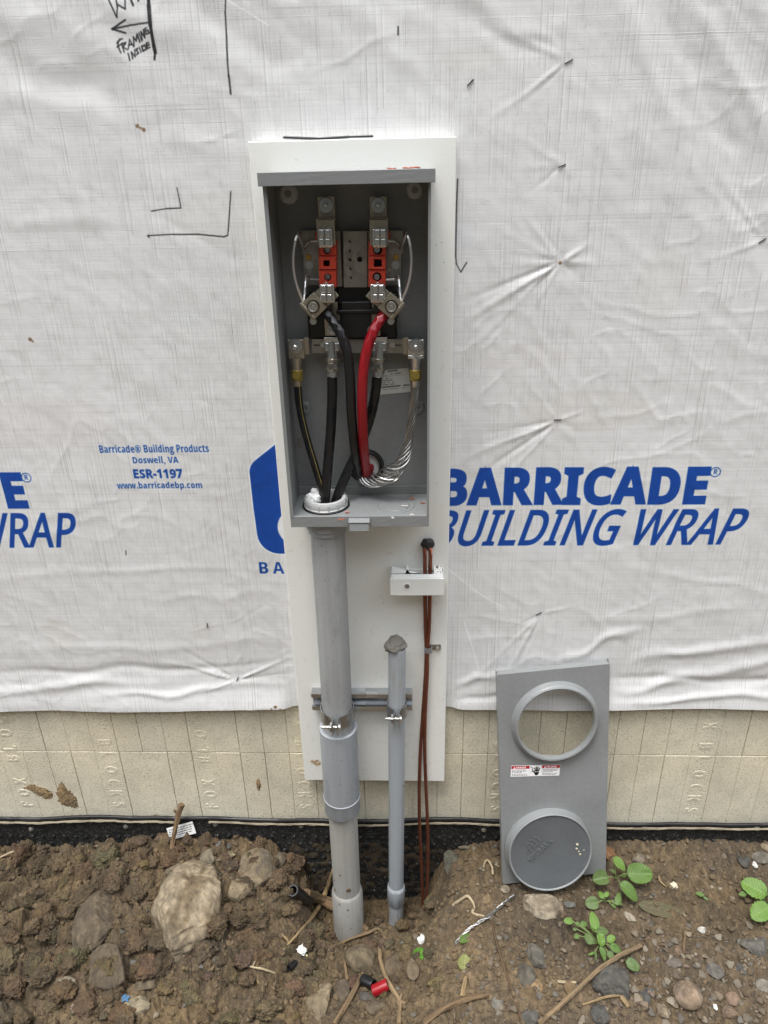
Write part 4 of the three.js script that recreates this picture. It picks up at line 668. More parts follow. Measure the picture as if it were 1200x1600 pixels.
// ---------------------------------------------------------------- small conduit
const SZ = 0.061, sx0 = at(620.5, 1020, SZ).x, sy = at(619, 1010, SZ).y, SP = (y) => V(mix(at(618.5, 1440, 0.058).x, sx0, clamp((y + 0.13) / (sy + 0.13), -1, 2)), y, SZ - 0.003 * sstep(0.5, 0, y));
{
  const stain = canvasTex(256, 1024, (c) => { c.fillStyle = 'rgb(236,238,240)'; c.fillRect(0, 0, 256, 1024); const r = rng(88); for (let i = 0; i < 420; i++) { const zone = r(), y = zone < 0.4 ? 20 + 220 * r() : zone < 0.65 ? 860 + 60 * r() : 1024 * r(); c.fillStyle = `rgba(${120 + 30 * r()},${98 + 20 * r()},${62 + 20 * r()},${0.01 + 0.02 * r()})`; c.beginPath(); c.ellipse(zone < 0.65 ? 128 + 90 * (r() - 0.5) : 256 * r(), y, 2 + 12 * r(), 4 + 26 * r(), 0, 0, 7); c.fill(); } });
  const m = std({ color: lin(0.44, 0.465, 0.49), map: stain, roughness: 0.42 });
  const t = thing('small_conduit', 'thin grey plastic conduit with a stub end left of the copper wires', 'conduit', SP(-0.2));
  const L = SP(sy).distanceTo(SP(-0.2));
  const g = lathe([[0.0172, 0], [0.0172, L]], SP(sy), SP(-0.2), 40); g.attributes.uv && null;
  const uvA = g.attributes.uv, pp = g.attributes.position; for (let i = 0; i < pp.count; i++) { const c = SP(pp.getY(i)); uvA.setXY(i, Math.atan2(pp.getX(i) - c.x, -(pp.getZ(i) - c.z)) / (2 * Math.PI) + 0.5 + 0.5, (pp.getY(i) + 0.2) / (sy + 0.2)); }
  obj('pipe', g, m, t); { const r = rng(72), l = []; for (let i = 0; i < 9; i++) l.push([0.02 + 0.5 * Math.pow(r(), 2.4), (r() - 0.5) * 2.6, 0.001 + 0.004 * Math.pow(r(), 3)]); mudOn(t, SP, 0.0173, l, 1600); }
  const yb = at(618, 1381, 0.058).y, b = SP(yb), e = SP(yb - 0.067); obj('bell_coupling', lathe([[0.0172, 0], [0.0182, 0.001], [0.0205, 0.008], [0.0208, 0.012], [0.0208, 0.057], [0.019, 0.060], [0.0173, 0.061]], b, e, 40), m, t);
}
// grey sealing putty pressed over its open end
{ const p = SP(sy), g = lumpGeo(31, 0.044, 0.018, 0.043, { detail: 14, cuts: 6, cut: 0.6, rough: 0.5, fine: 0.12 }); g.deleteAttribute('color'); g.rotateY(0.4); g.rotateX(0.35); g.translate(p.x - 0.001, p.y + 0.003, p.z + 0.002); tag(obj('sealing_putty', g, putty), 'grey lump of putty capping the thin conduit', 'putty'); }

// ---------------------------------------------------------------- strut channel and two pipe clamps
const STY = at(490, 1097, 0.043).y, SF = 0.0435;
{
  const x0 = at(487, 1097, SF).x, x1 = at(644, 1096, SF).x, h = 0.0205;
  const prof = poly([[0, -h], [0.0205, -h], [0.0205, -h + 0.0095], [0.0145, -h + 0.0095], [0.0145, -h + 0.0072], [0.0182, -h + 0.0072], [0.0182, -h + 0.0023], [0.0023, -h + 0.0023], [0.0023, h - 0.0023], [0.0182, h - 0.0023], [0.0182, h - 0.0072], [0.0145, h - 0.0072], [0.0145, h - 0.0095], [0.0205, h - 0.0095], [0.0205, h], [0, h]]);
  const g = extrude(prof, x1 - x0, 0.0005); g.rotateY(Math.PI / 2); g.scale(1, 1, -1); const idx = g.attributes.position.count; // mirrored: restore the winding
  for (let i = 0; i < idx; i += 3) for (const k of ['position', 'normal', 'uv']) { const a = g.attributes[k], n = a.itemSize; for (let c = 0; c < n; c++) { const t = a.array[i * n + c]; a.array[i * n + c] = a.array[(i + 2) * n + c]; a.array[(i + 2) * n + c] = t; } }
  g.computeVertexNormals(); g.translate(x0, STY, BZ + 0.0006);
  const t = thing('strut_channel', 'short galvanised steel channel screwed across the board', 'channel', V((x0 + x1) / 2, STY - h, BZ)); obj('channel', g, zinc, t);
  for (const k of [0.34, 0.72]) { const c = V(mix(x0, x1, k), STY, BZ + 0.003); obj('fixing_screw', [cyl(c, V(c.x, c.y, c.z + 0.004), 0.007, 0.006, 18)], steel, t); }
  function clamp2(label, ctr, r, drop, bl) {
    const t = thing('pipe_clamp', label, 'clamp', V(ctr.x, STY - 0.02, ctr.z)), r1 = r + 0.0016, W = 0.0305;
    for (const s of [-1, 1]) {
      const pts = [[s * 0.0165, SF - ctr.z - 0.008]]; for (let a = 0.42; a >= -2.6; a -= 0.16) { const an = Math.PI / 2 - 0; }
      const arc = []; for (let i = 0; i <= 16; i++) { const a = mix(-Math.PI / 2 + 0.75, Math.PI / 2 - 0.26, i / 16); arc.push([s * Math.cos(a) * r1, Math.sin(a) * r1]); }
      const line = [[s * 0.012, SF - ctr.z - 0.010], ...arc, [s * 0.0042, r1 + 0.004], [s * 0.004, r1 + 0.02]], shp = [], th = 0.0018;
      const off = line.map((p, i) => { const a = line[Math.max(0, i - 1)], b = line[Math.min(line.length - 1, i + 1)], dx = b[0] - a[0], dy = b[1] - a[1], L = Math.hypot(dx, dy); return [p[0] + s * dy / L * th, p[1] - s * dx / L * th]; });
      const g = extrude(poly([...line, ...off.reverse()]), W, 0.0003); g.rotateX(-Math.PI / 2); g.scale(1, 1, -1);
      const n0 = g.attributes.position.count; for (let i = 0; i < n0; i += 3) for (const k of ['position', 'normal', 'uv']) { const a = g.attributes[k], n = a.itemSize; for (let c = 0; c < n; c++) { const q = a.array[i * n + c]; a.array[i * n + c] = a.array[(i + 2) * n + c]; a.array[(i + 2) * n + c] = q; } }
      g.computeVertexNormals(); g.translate(ctr.x, STY - W / 2, ctr.z); obj('strap_half', g, zinc, t);
    }
    const bz = ctr.z + r1 + 0.0125; obj('bolt', [cyl(V(ctr.x - bl, STY, bz), V(ctr.x + 0.007, STY, bz), 0.003, 0.003, 14), lathe([[0, 0.005], [0.005, 0.005], [0.0068, 0.004], [0.0072, 0.001], [0.0072, 0], [0, 0]], V(ctr.x + 0.0062, STY, bz), V(1, STY, bz), 18)], brightTin, t);
    obj('square_nut', rbox(V(ctr.x - 0.0085, STY, bz), 0.0042, 0.013, 0.013, 0.0008, [0.2, 0, 0]), zinc, t); return t;
  }
  const a = CP(STY), b = SP(STY); clamp2('steel strap clamp with bolt gripping the thick conduit', a, 0.0302, 0, 0.027); clamp2('steel strap clamp with bolt gripping the thin conduit', b, 0.0172, 0, 0.021);
}

// ---------------------------------------------------------------- copper earth wires, bridge, clip, putty
{
  const z = 0.029, down = (l) => l.map(([x, y, zz]) => at(x, y, zz ?? z));
  const A = down([[664, 851, 0.026], [664, 862, 0.034], [664, 890, 0.034], [664, 935, 0.0305], [665, 985, 0.0285], [666, 1014, 0.0285], [665, 1050, 0.029], [661, 1110, 0.029], [657, 1170, 0.029], [655, 1230, 0.026], [655.5, 1290, 0.032], [658, 1345, 0.036], [660, 1392, 0.04], [661, 1425, 0.045], [660, 1450, 0.045]]);
  const B = down([[672, 851, 0.026], [672.5, 862, 0.036], [672, 890, 0.036], [671.5, 935, 0.0325], [670, 985, 0.029], [668, 1014, 0.031], [667.5, 1050, 0.0325], [664.5, 1110, 0.033], [663.5, 1170, 0.031], [665.5, 1230, 0.03], [668, 1290, 0.036], [668.5, 1345, 0.04], [667, 1392, 0.045], [664, 1425, 0.048], [662, 1450, 0.048]]);
  const w = (l, k) => [...strands(l, 7, 0.00265, 0.00125, 120 * k, 240, () => 0, 5), tubeOn(l, 0.0022, 160, 7)];
  tag(obj('copper_wire', w(A, 1), copper), 'brown copper earth wire, left one of the pair below the clip', 'wire');
  tag(obj('copper_wire', w(B, 1.1), copper), 'brown copper earth wire, right one of the pair below the clip', 'wire');
  const pc = at(668, 849, 0.024), g = lumpGeo(47, 0.026, 0.024, 0.016, { detail: 12, cuts: 5, cut: 0.75, rough: 0.2, fine: 0.04 }); g.deleteAttribute('color'); g.translate(pc.x, pc.y, BZ + 0.005);
  tag(obj('duct_seal', g, std({ color: lin(0.022, 0.022, 0.022), bumpMap: rockB, bumpScale: 0.0008, roughness: 0.6 })), 'black blob of sealant where the copper wires leave the board', 'sealant');
  // bonding bridge: white block with open slots on top
  const zf = 0.071, x0 = at(609.5, 918, zf).x, x1 = at(694, 918, zf).x, yT = at(650, 904, zf).y, yB = at(650, 931, zf).y;
  const t = thing('bonding_bridge', 'white plastic bonding block with one screw clasping the copper wires', 'terminal block', V((x0 + x1) / 2, yB, BZ));
  obj('body', [span(x0, x1, yB, yT, zf - 0.004, zf, 0.0016), span(x0, x0 + 0.003, yB, yT, BZ + 0.001, zf - 0.001, 0.001), span(x1 - 0.003, x1, yB, yT, BZ + 0.001, zf - 0.001, 0.001), span(x0, x1, yB, yB + 0.003, BZ + 0.02, zf - 0.001, 0.001)], whitePlastic, t);
  // top with two open bays: rim walls and ledge
  const X = (px) => at(px, 898, 0.05).x, rimY = yT - 0.0008;
  const shelf = poly([[x0, zf - 0.0012], [x0, BZ + 0.0012], [X(607.5) + 0.0, BZ + 0.0012], [X(608.5), zf - 0.018], [X(610.5), zf - 0.0195], [X(632), zf - 0.0195], [X(634), zf - 0.023], [X(634), BZ + 0.0012], [X(638.5), BZ + 0.0012], [X(639.5), zf - 0.024], [X(642), zf - 0.0205], [X(657), zf - 0.0205], [X(662), zf - 0.0165], [X(675), zf - 0.0165], [X(678), zf - 0.0185], [X(678), BZ + 0.0012], [x1, BZ + 0.0012], [x1, zf - 0.0012]].map(([a, b]) => [a, -b]));
  obj('slotted_top', extrude(shelf, 0.0045, 0.0006).rotateX(-Math.PI / 2).translate(0, yT - 0.0045, 0), whitePlastic, t);
  obj('bay_floor', span(x0 + 0.001, x1 - 0.001, yT - 0.016, yT - 0.013, BZ + 0.0045, zf - 0.006, 0.0008), whitePlastic, t);
  obj('rear_plate', span(x0 + 0.001, x1 - 0.001, yB - 0.0, yT - 0.006, BZ + 0.0008, BZ + 0.004, 0.001), whitePlastic, t);
  obj('connector_bar', span(x0 + 0.006, x1 - 0.008, yB + 0.006, yB + 0.014, BZ + 0.012, BZ + 0.024, 0.001), steel, t);
  const sc = at(636, 916, zf); const bo = obj('screw_boss', lathe([[0.0045, 0.0004], [0.0062, 0.0012], [0.0066, 0.0002]], sc, V(sc.x, sc.y, 1), 26), whitePlastic, t);
  obj('screw', [cyl(sc, V(sc.x, sc.y, sc.z + 0.0011), 0.0046, 0.0044, 20), rbox(V(sc.x, sc.y, sc.z + 0.0012), 0.006, 0.0012, 0.0008, 0.0002, [0, 0, 0.6]), rbox(V(sc.x, sc.y, sc.z + 0.0012), 0.006, 0.0012, 0.0008, 0.0002, [0, 0, -0.97])], steel, t);
  const r = rng(12), cr = []; for (let i = 0; i < 16; i++) { const x = mix(X(680), x1 - 0.001, r()), zz = mix(BZ + 0.004, zf - 0.006, r()), s = 0.0005 + 0.001 * r() + (i === 0 ? 0.002 : 0); cr.push(lumpGeo(500 + i, s * 2, s, s * 1.6, { detail: 2 }).deleteAttribute('color').translate(x, yT + s * 0.3, zz)); }
  tag(obj('drill_crumbs', cr, std({ color: lin(0.13, 0.085, 0.05), roughness: 0.9 })), 'brown drilling crumbs on top of the white bonding block', 'debris', null, 'stuff');
  // one-hole clip
  const c = at(669, 1014, 0.03), cs = thing('wire_clip', 'small grey one-hole clip holding the copper wires to the board', 'clip', V(c.x, c.y - 0.006, BZ));
  obj('loop', lathe([[0.0068, -0.006], [0.0078, -0.006], [0.0078, 0.006], [0.0068, 0.006], [0.0068, -0.006]], V(c.x, c.y, 0.0305), V(c.x, 2, 0.0305), 28), std({ color: lin(0.3, 0.3, 0.3), roughness: 0.4, metalness: 0.5 }), cs);
  const tb = at(683.5, 1012.5, 0.024); const plate = obj('tab', span(c.x + 0.005, tb.x + 0.0065, c.y - 0.0058, c.y + 0.0068, BZ + 0.0008, BZ + 0.0026, 0.0006), steel, cs);
  obj('screw', [cyl(V(tb.x, tb.y, BZ + 0.0025), V(tb.x, tb.y, BZ + 0.0062), 0.0042, 0.0034, 18), rbox(V(tb.x, tb.y, BZ + 0.0063), 0.005, 0.0012, 0.0008, 0.0002, [0, 0, 0.4])], brightTin, plate);
}

// ---------------------------------------------------------------- the box's cover leaning on the wall, and a loose blanking disc
const coverQ = new THREE.Quaternion().setFromAxisAngle(V(-0.1553, 0.1111, 0.044).normalize(), Math.hypot(0.1553, 0.1111, 0.044));
const coverC = V(0.2974, 0.3633, 0.0693), CW = 0.230, CH = 0.510;
const inCover = (g) => g.applyQuaternion(coverQ).translate(coverC.x, coverC.y, coverC.z);
const coverPoint = (px, py, off = 0) => {           // photo point on the cover's plane, in the cover's own axes
  const n = V(0, 0, 1).applyQuaternion(coverQ), d = ray(px, py), o = coverC.clone().addScaledVector(n, off), t = o.clone().sub(RAYO).dot(n) / d.dot(n);
  return RAYO.clone().addScaledVector(d, t).sub(coverC).applyQuaternion(coverQ.clone().invert());
};
{
  const rc = coverPoint(867, 1127), RO = 0.0885, t = thing('meter_cover', 'grey steel meter box cover with a round opening leaning on the wall', 'cover', V(coverC.x, 0.105, 0.1));
  const w = CW / 2, h = CH / 2, k = 0.004, out = [[-w + k, -h], [w - k, -h], [w, -h + k], [w, h - k], [w - k, h], [-w + k, h], [-w, h - k], [-w, -h + k]];
  obj('panel', inCover(extrude(poly(out, [[rc.x, rc.y, RO]]), 0.0018, 0.0004, 64).translate(0, 0, -0.0018)), greyPaint, t);
  obj('side_flange', inCover(span(-w, -w + 0.0016, -h, h, -0.014, -0.001, 0.0006)), greyPaint, t); obj('side_flange', inCover(span(w - 0.0016, w, -h, h, -0.014, -0.001, 0.0006)), greyPaint, t);
  obj('top_flange', inCover(rbox(V(0, h - 0.0006, -0.008), CW - 0.002, 0.0016, 0.014, 0.0006, [0.18, 0, 0])), greyPaint, t);
  for (const s of [-1, 1]) obj('corner_tab', inCover(rbox(V(s * (w - 0.001), h + 0.001, -0.010), 0.0016, 0.010, 0.010, 0.0006, [0, 0, s * -0.3])), greyPaint, t);
  obj('raised_ring', inCover(lathe([[RO + 0.003, -0.0005], [RO + 0.0015, 0.004], [RO - 0.001, 0.010], [RO - 0.003, 0.0130], [RO - 0.006, 0.0145], [RO - 0.0088, 0.0138], [RO - 0.0096, 0.011], [RO - 0.0096, 0.002], [RO - 0.004, -0.0016]], V(rc.x, rc.y, 0), V(rc.x, rc.y, 1), 96)), greyPaint, t);
  const lt = canvasTex(768, 168, (c) => {
    c.fillStyle = '#f1f0f0'; c.fillRect(0, 0, 768, 168); const r = rng(4);
    const panel = (x, w, head) => { c.fillStyle = '#b01a26'; c.fillRect(x + 4, 4, w - 8, 46); c.fillStyle = '#fff'; c.beginPath(); c.moveTo(x + 34, 44); c.lineTo(x + 52, 12); c.lineTo(x + 70, 44); c.fill(); c.fillStyle = '#b01a26'; c.fillRect(x + 49, 22, 6, 14); c.fillStyle = '#fff'; c.font = 'bold 38px sans-serif'; c.fillText(head, x + 78, 42, w - 96); c.fillStyle = '#6f6f74'; for (let j = 0; j < 5; j++) { let q = x + 16; const e = x + w - 20 - (j === 2 ? 90 : r() * 40); while (q < e) { const l = 12 + r() * 34; c.fillRect(q, 64 + j * 19 + (j > 2 ? 6 : 0), Math.min(l, e - q), 9); q += l + 7; } } };
    panel(0, 290, 'DANGER'); panel(478, 290, 'PELIGRO');
    // hand with a spark
    c.fillStyle = '#111'; c.strokeStyle = '#111'; c.lineCap = 'round'; c.lineWidth = 17; for (const [x0, y0, x1, y1] of [[378, 90, 372, 40], [397, 86, 397, 28], [416, 88, 420, 32], [434, 94, 444, 48], [376, 118, 352, 92]]) { c.beginPath(); c.moveTo(x0, y0); c.lineTo(x1, y1); c.stroke(); }
    c.beginPath(); c.ellipse(404, 112, 38, 44, 0, 0, 7); c.fill(); c.fillStyle = '#f1f0f0'; c.beginPath(); c.ellipse(392, 98, 10, 7, 0, 0, 7); c.fill(); c.beginPath(); c.ellipse(424, 98, 9, 7, 0, 0, 7); c.fill();
    c.lineWidth = 9; c.beginPath(); c.moveTo(306, 26); c.lineTo(348, 48); c.lineTo(326, 72); c.lineTo(352, 84); c.lineTo(330, 98); c.lineTo(356, 92); c.stroke();
    c.strokeStyle = '#aaa'; c.lineWidth = 2; c.strokeRect(292, 2, 184, 164);
  });
  const a = coverPoint(798, 1196), b = coverPoint(874.5, 1194), d = coverPoint(798, 1213), lw = a.distanceTo(b), lh = a.distanceTo(d), mid = coverPoint(836.5, 1204), g = new THREE.BoxGeometry(lw, lh, 0.0004); g.rotateZ(Math.atan2(b.y - a.y, b.x - a.x)); g.translate(mid.x, mid.y, 0.0003);
  obj('warning_label', inCover(g), std({ map: lt, roughness: 0.4 }), t).userData.label = 'white and red danger label with black hand symbol';
  tag(t, 'grey steel meter box cover with a round opening leaning on the wall', 'cover');

  // blanking disc: a shallow cup standing on the soil against the cover
  const dc = coverPoint(861, 1334, 0.030), R = 0.0895, tilt = new THREE.Quaternion().setFromAxisAngle(V(1, 0, 0), -0.10);
  const inDisc = (q) => inCover(q.applyQuaternion(tilt).translate(dc.x, dc.y, 0.0275));
  const c0 = V(dc.x, dc.y, 0.02).applyQuaternion(coverQ).add(coverC), u = thing('blanking_disc', 'round dark grey blanking disc propped against the foot of the cover', 'disc', V(c0.x, 0.1, c0.z));
  const dp = std({ color: lin(0.125, 0.134, 0.142), map: rep(grain, 1), bumpMap: rep(peel, 6), bumpScale: 0.0002, roughness: 0.42 });
  obj('face_plate', inDisc(lathe([[0, -0.0012], [R - 0.006, -0.0012], [R - 0.0035, -0.0006], [R - 0.003, -0.003], [0, -0.003]], V(0, 0, 0), V(0, 0, 1), 80)), dp, u);
  obj('rolled_rim', inDisc(lathe([[R - 0.0045, -0.0018], [R - 0.0028, 0.0012], [R - 0.0012, 0.0018], [R, 0.0008], [R + 0.0012, -0.008], [R + 0.004, -0.022], [R + 0.003, -0.0225], [R - 0.001, -0.008], [R - 0.004, -0.003]], V(0, 0, 0), V(0, 0, 1), 96)), greyPaint, u);
  // stamped emblem: lettering climbing to the right under looping strokes
  const em = []; { const tx = new TextGeometry('MILBANK', { font, size: 0.0105, depth: 0.0012, curveSegments: 3, bevelEnabled: true, bevelSize: 0.0003, bevelThickness: 0.0004, bevelSegments: 1 }); tx.computeBoundingBox(); tx.translate(-tx.boundingBox.max.x / 2, -0.018, -0.0013); em.push(tx); }
  for (const k of [-0.010, 0, 0.010]) em.push(tubeOn([V(k - 0.006, -0.001, -0.0012), V(k - 0.003, 0.013, -0.001), V(k + 0.002, 0.020, -0.001), V(k + 0.005, 0.014, -0.001), V(k + 0.004, 0.001, -0.0012)], 0.0013, 24, 6)); em.push(tubeOn([V(-0.026, 0, -0.0012), V(-0.02, 0.003, -0.001), V(-0.017, 0.010, -0.001)], 0.0008, 12, 6));
  obj('stamped_emblem', inDisc(join(em).rotateZ(0.72).translate(-0.030, 0.018, 0)), dp, u);
  const spM = std({ color: lin(0.5, 0.45, 0.34), roughness: 0.9 }), r = rng(6), sp = []; for (const [px, py, s] of [[903, 1322, 0.0032], [902, 1328, 0.0026], [905, 1332, 0.0018], [907, 1336, 0.0024], [913, 1330, 0.0016]]) { const p = coverPoint(px, py, 0.030); sp.push(lumpGeo(620 + px, s * 2, s * 2, s * 0.7, { detail: 3 }).deleteAttribute('color').translate(p.x - dc.x, p.y - dc.y, -0.0008)); }
  obj('dirt_spots', inDisc(join(sp)), spM, u).userData.kind = 'stuff';
}

// ---------------------------------------------------------------- stones one can tell apart
const tan = [0.40, 0.32, 0.21], brown = [0.19, 0.145, 0.095], grey = [0.20, 0.19, 0.17], pale = [0.52, 0.46, 0.36], darkG = [0.105, 0.10, 0.09], soilish = [0.16, 0.125, 0.085], pinkish = [0.36, 0.25, 0.18];
let rockSeed = 40;
function stone(label, px, py, w, h, o = {}) {
  const p = G(px, py, H), s = mpp(p), W = w * s, D = h * s * (o.deep ?? 1.0), T = (o.tall ?? 0.55) * Math.min(W, D);
  const g = lumpGeo(++rockSeed * 7, W, T, D, { detail: w > 50 ? 22 : w > 25 ? 12 : 7, cuts: o.cuts ?? 9, cut: o.cut ?? 0.6, rough: o.rough ?? 0.12, fine: o.fine ?? 0.03, color: o.color || grey, color2: o.color2, bias: o.bias, hard: o.hard ?? 0.9 });
  g.rotateX(o.pitch ?? 0); g.rotateY(o.turn ?? 0); g.translate(p.x, p.y + T * (o.up ?? 0.12), p.z);
  return tag(obj('stone', g, rockM), label, 'stone', o.group || 'stones lying in the soil');
}
stone('largest tan limestone rock, half buried left of the conduits', 296, 1432, 104, 150, { color: [0.46, 0.375, 0.26], color2: [0.25, 0.185, 0.11], cuts: 7, cut: 0.66, tall: 0.75, turn: -0.15, pitch: 0.25, rough: 0.2, up: 0.26 });
stone('flat brown-grey slab propped at the soil bank below the wall', 402, 1362, 58, 66, { color: [0.27, 0.21, 0.135], color2: [0.2, 0.165, 0.12], tall: 0.45, turn: 0.5, pitch: 0.5, cut: 0.55, cuts: 5 });
stone('grey wedge of stone resting on top of the brown slab', 392, 1333, 30, 20, { color: [0.25, 0.225, 0.17], turn: 0.2 });
stone('small tan stone right of the limestone rock', 372, 1392, 38, 38, { color: [0.33, 0.26, 0.165], cut: 0.7, tall: 0.8 });
stone('pointed pale stone standing just above the limestone rock', 326, 1340, 26, 34, { color: [0.32, 0.27, 0.19], tall: 1 });
stone('oblong pale stone lying against the membrane above the small tan stone', 356, 1336, 32, 15, { color: [0.34, 0.28, 0.18] });
stone('tiny round grey stone perched by the membrane', 356, 1323, 12, 11, { color: grey, cut: 0.8 });
stone('long earthy stone lying along the top of the limestone rock', 288, 1357, 58, 26, { color: [0.24, 0.19, 0.125], turn: 0.25 });
stone('small rounded stone at left lip of the hole', 437, 1346, 20, 30, { color: [0.25, 0.2, 0.14], cut: 0.8, tall: 0.9 });
stone('very small stone left of the hole lip', 421, 1349, 11, 14, { color: grey });
stone('big earth-coloured boulder sunk in the left soil', 150, 1440, 66, 96, { color: soilish, color2: brown, cuts: 5, tall: 0.6, pitch: 0.2 });
stone('earth-coloured slab below the sunken boulder', 170, 1512, 82, 66, { color: [0.15, 0.115, 0.075], cuts: 5, cut: 0.5, tall: 0.45, turn: -0.5 });
stone('brown stone between boulder slab and blue-marked pebble', 226, 1538, 46, 30, { color: [0.2, 0.155, 0.10], turn: 0.3 });
{
  const b = stone('cream pebble with a blue paint mark near the bottom edge', 207, 1574, 54, 34, { color: [0.4, 0.34, 0.23], cut: 0.8, cuts: 4 });
  const p = G(196, 1568, H), r = rng(2), dabs = []; for (let i = 0; i < 9; i++) { const s = 0.002 + 0.003 * r(); dabs.push(lumpGeo(700 + i, s * 2, s * 0.5, s * 2, { detail: 3 }).deleteAttribute('color').translate(p.x + (r() - 0.5) * 0.016, p.y + 0.012 + (r() - 0.5) * 0.003, p.z + (r() - 0.5) * 0.014)); }
  obj('blue_mark', dabs, std({ color: lin(0.05, 0.13, 0.24), roughness: 0.8 }), b).userData.kind = 'stuff';
}
stone('thin flat pale pebble at lower left', 103, 1533, 32, 13, { color: [0.36, 0.31, 0.22], cut: 0.85 });
stone('small pinkish speckled stone at lower left', 119, 1575, 18, 22, { color: [0.38, 0.3, 0.24] });
stone('rounded brown stone in front of the hole', 563, 1500, 50, 44, { color: [0.2, 0.155, 0.095], cut: 0.72, tall: 0.7 });
stone('square brown stone right of the rounded one below the hole', 617, 1514, 34, 38, { color: [0.2, 0.15, 0.095], cut: 0.5, turn: 0.1 });
stone('upright narrow stone beside the square one', 645, 1513, 22, 38, { color: [0.21, 0.16, 0.1] });
stone('long angular tan stone at bottom of frame left of centre', 499, 1569, 44, 66, { color: [0.3, 0.235, 0.15], turn: -0.45, cut: 0.5, tall: 0.4 });
stone('brown stone right of the long angular one', 534, 1552, 28, 42, { color: soilish });
stone('small tan pebble among the roots', 530, 1458, 17, 18, { color: [0.36, 0.28, 0.17], cut: 0.8 });
stone('flat brown stone under the red offcut', 586, 1574, 30, 24, { color: brown, tall: 0.4 });
stone('flat dark stone left of the red offcut', 572, 1557, 26, 16, { color: [0.13, 0.115, 0.1], tall: 0.4 });
stone('cream stone with white top in front of the cover', 848, 1416, 64, 46, { color: [0.46, 0.39, 0.29], color2: [0.3, 0.24, 0.17], cut: 0.6, turn: -0.2 });
stone('largest dark grey stone under the long stick', 957, 1536, 66, 58, { color: [0.125, 0.118, 0.105], cut: 0.55, turn: 0.3, tall: 0.5 });
stone('dark slab at bottom edge below the dark grey stone', 938, 1585, 30, 34, { color: [0.115, 0.11, 0.1], tall: 0.5 });
stone('smooth oval tan cobble at lower right', 1073, 1560, 44, 42, { color: [0.4, 0.29, 0.2], color2: [0.3, 0.23, 0.17], cuts: 2, cut: 0.9, tall: 0.75, fine: 0.012, rough: 0.05, up: 0.25 });
stone('angular grey stone left of centre in right soil', 838, 1497, 34, 44, { color: [0.19, 0.175, 0.145], cut: 0.52, turn: 0.5 });
stone('brown-grey stone below the angular grey one', 819, 1526, 36, 38, { color: [0.16, 0.14, 0.11], cut: 0.55 });
stone('small orange-tan stone beside the brown-grey one', 839, 1541, 21, 24, { color: [0.38, 0.26, 0.14] });
stone('pale cream chip right of the weeds', 985, 1434, 18, 22, { color: pale, cut: 0.5, turn: 0.5 });
stone('small white quartz chip in right soil', 1097, 1454, 15, 13, { color: [0.75, 0.72, 0.66], cut: 0.6 });
stone('tan stone behind the large weed leaf', 997, 1342, 24, 18, { color: [0.3, 0.25, 0.19] });
stone('grey cobble at right edge by the membrane', 1190, 1341, 32, 22, { color: [0.27, 0.24, 0.2], cut: 0.8 });
stone('dark stone left of the grey cobble by the membrane', 1163, 1347, 24, 22, { color: darkG });
stone('brown pebble at right edge against the membrane', 1196, 1325, 16, 14, { color: tan });
stone('angular grey rock at right edge below the leaves', 1181, 1480, 46, 36, { color: [0.18, 0.17, 0.15], cut: 0.52 });
stone('pink rounded pebble right of the oval cobble', 1144, 1561, 22, 22, { color: pinkish, cuts: 3, cut: 0.85 });
stone('light grey pebble at lower right edge', 1192, 1541, 22, 22, { color: [0.34, 0.31, 0.26], cut: 0.8 });
stone('grey pebble above the pink pebble', 1117, 1518, 26, 32, { color: [0.19, 0.175, 0.155] });
stone('dark lens-shaped stone right of the grey pebble', 1160, 1514, 36, 20, { color: [0.12, 0.115, 0.105], tall: 0.4 });
stone('grey-brown stone above the oval cobble', 1052, 1505, 28, 16, { color: [0.24, 0.2, 0.17], cut: 0.8 });
stone('small rust-brown pebble above the grey-brown stone', 1057, 1486, 18, 18, { color: [0.26, 0.18, 0.12] });
stone('rust-brown stone at the bottom right corner', 1139, 1584, 24, 24, { color: [0.27, 0.19, 0.13] });
stone('tan pointed chip left of the oval cobble', 1036, 1580, 20, 24, { color: [0.36, 0.29, 0.2], turn: 0.5 });
stone('dark slaty stone between chip and large dark stone', 1012, 1556, 38, 28, { color: [0.115, 0.112, 0.105], tall: 0.35 });
stone('grey stone at the bottom edge under the stick', 829, 1591, 34, 26, { color: [0.15, 0.14, 0.125] });
stone('pale grey chip at far left of right soil', 779, 1568, 22, 26, { color: [0.27, 0.25, 0.21], cut: 0.5, tall: 0.35, turn: 0.7 });
stone('grey-green stone set in the right bank of the hole', 704, 1352, 32, 42, { color: [0.15, 0.145, 0.11], cut: 0.6, pitch: 0.5, tall: 0.5 });
stone('flat stone lying against the membrane right of the copper wires', 727, 1325, 24, 8, { color: [0.26, 0.22, 0.16], tall: 0.9 });
stone('small slate chip in the middle of the right soil', 1016, 1445, 14, 18, { color: [0.2, 0.19, 0.165], tall: 0.35 });
stone('tiny pale pebble left of the cream stone', 789, 1390, 16, 14, { color: [0.36, 0.3, 0.22] });
stone('small grey chip right of the cream stone', 889, 1413, 20, 14, { color: [0.2, 0.2, 0.18], tall: 0.4 });

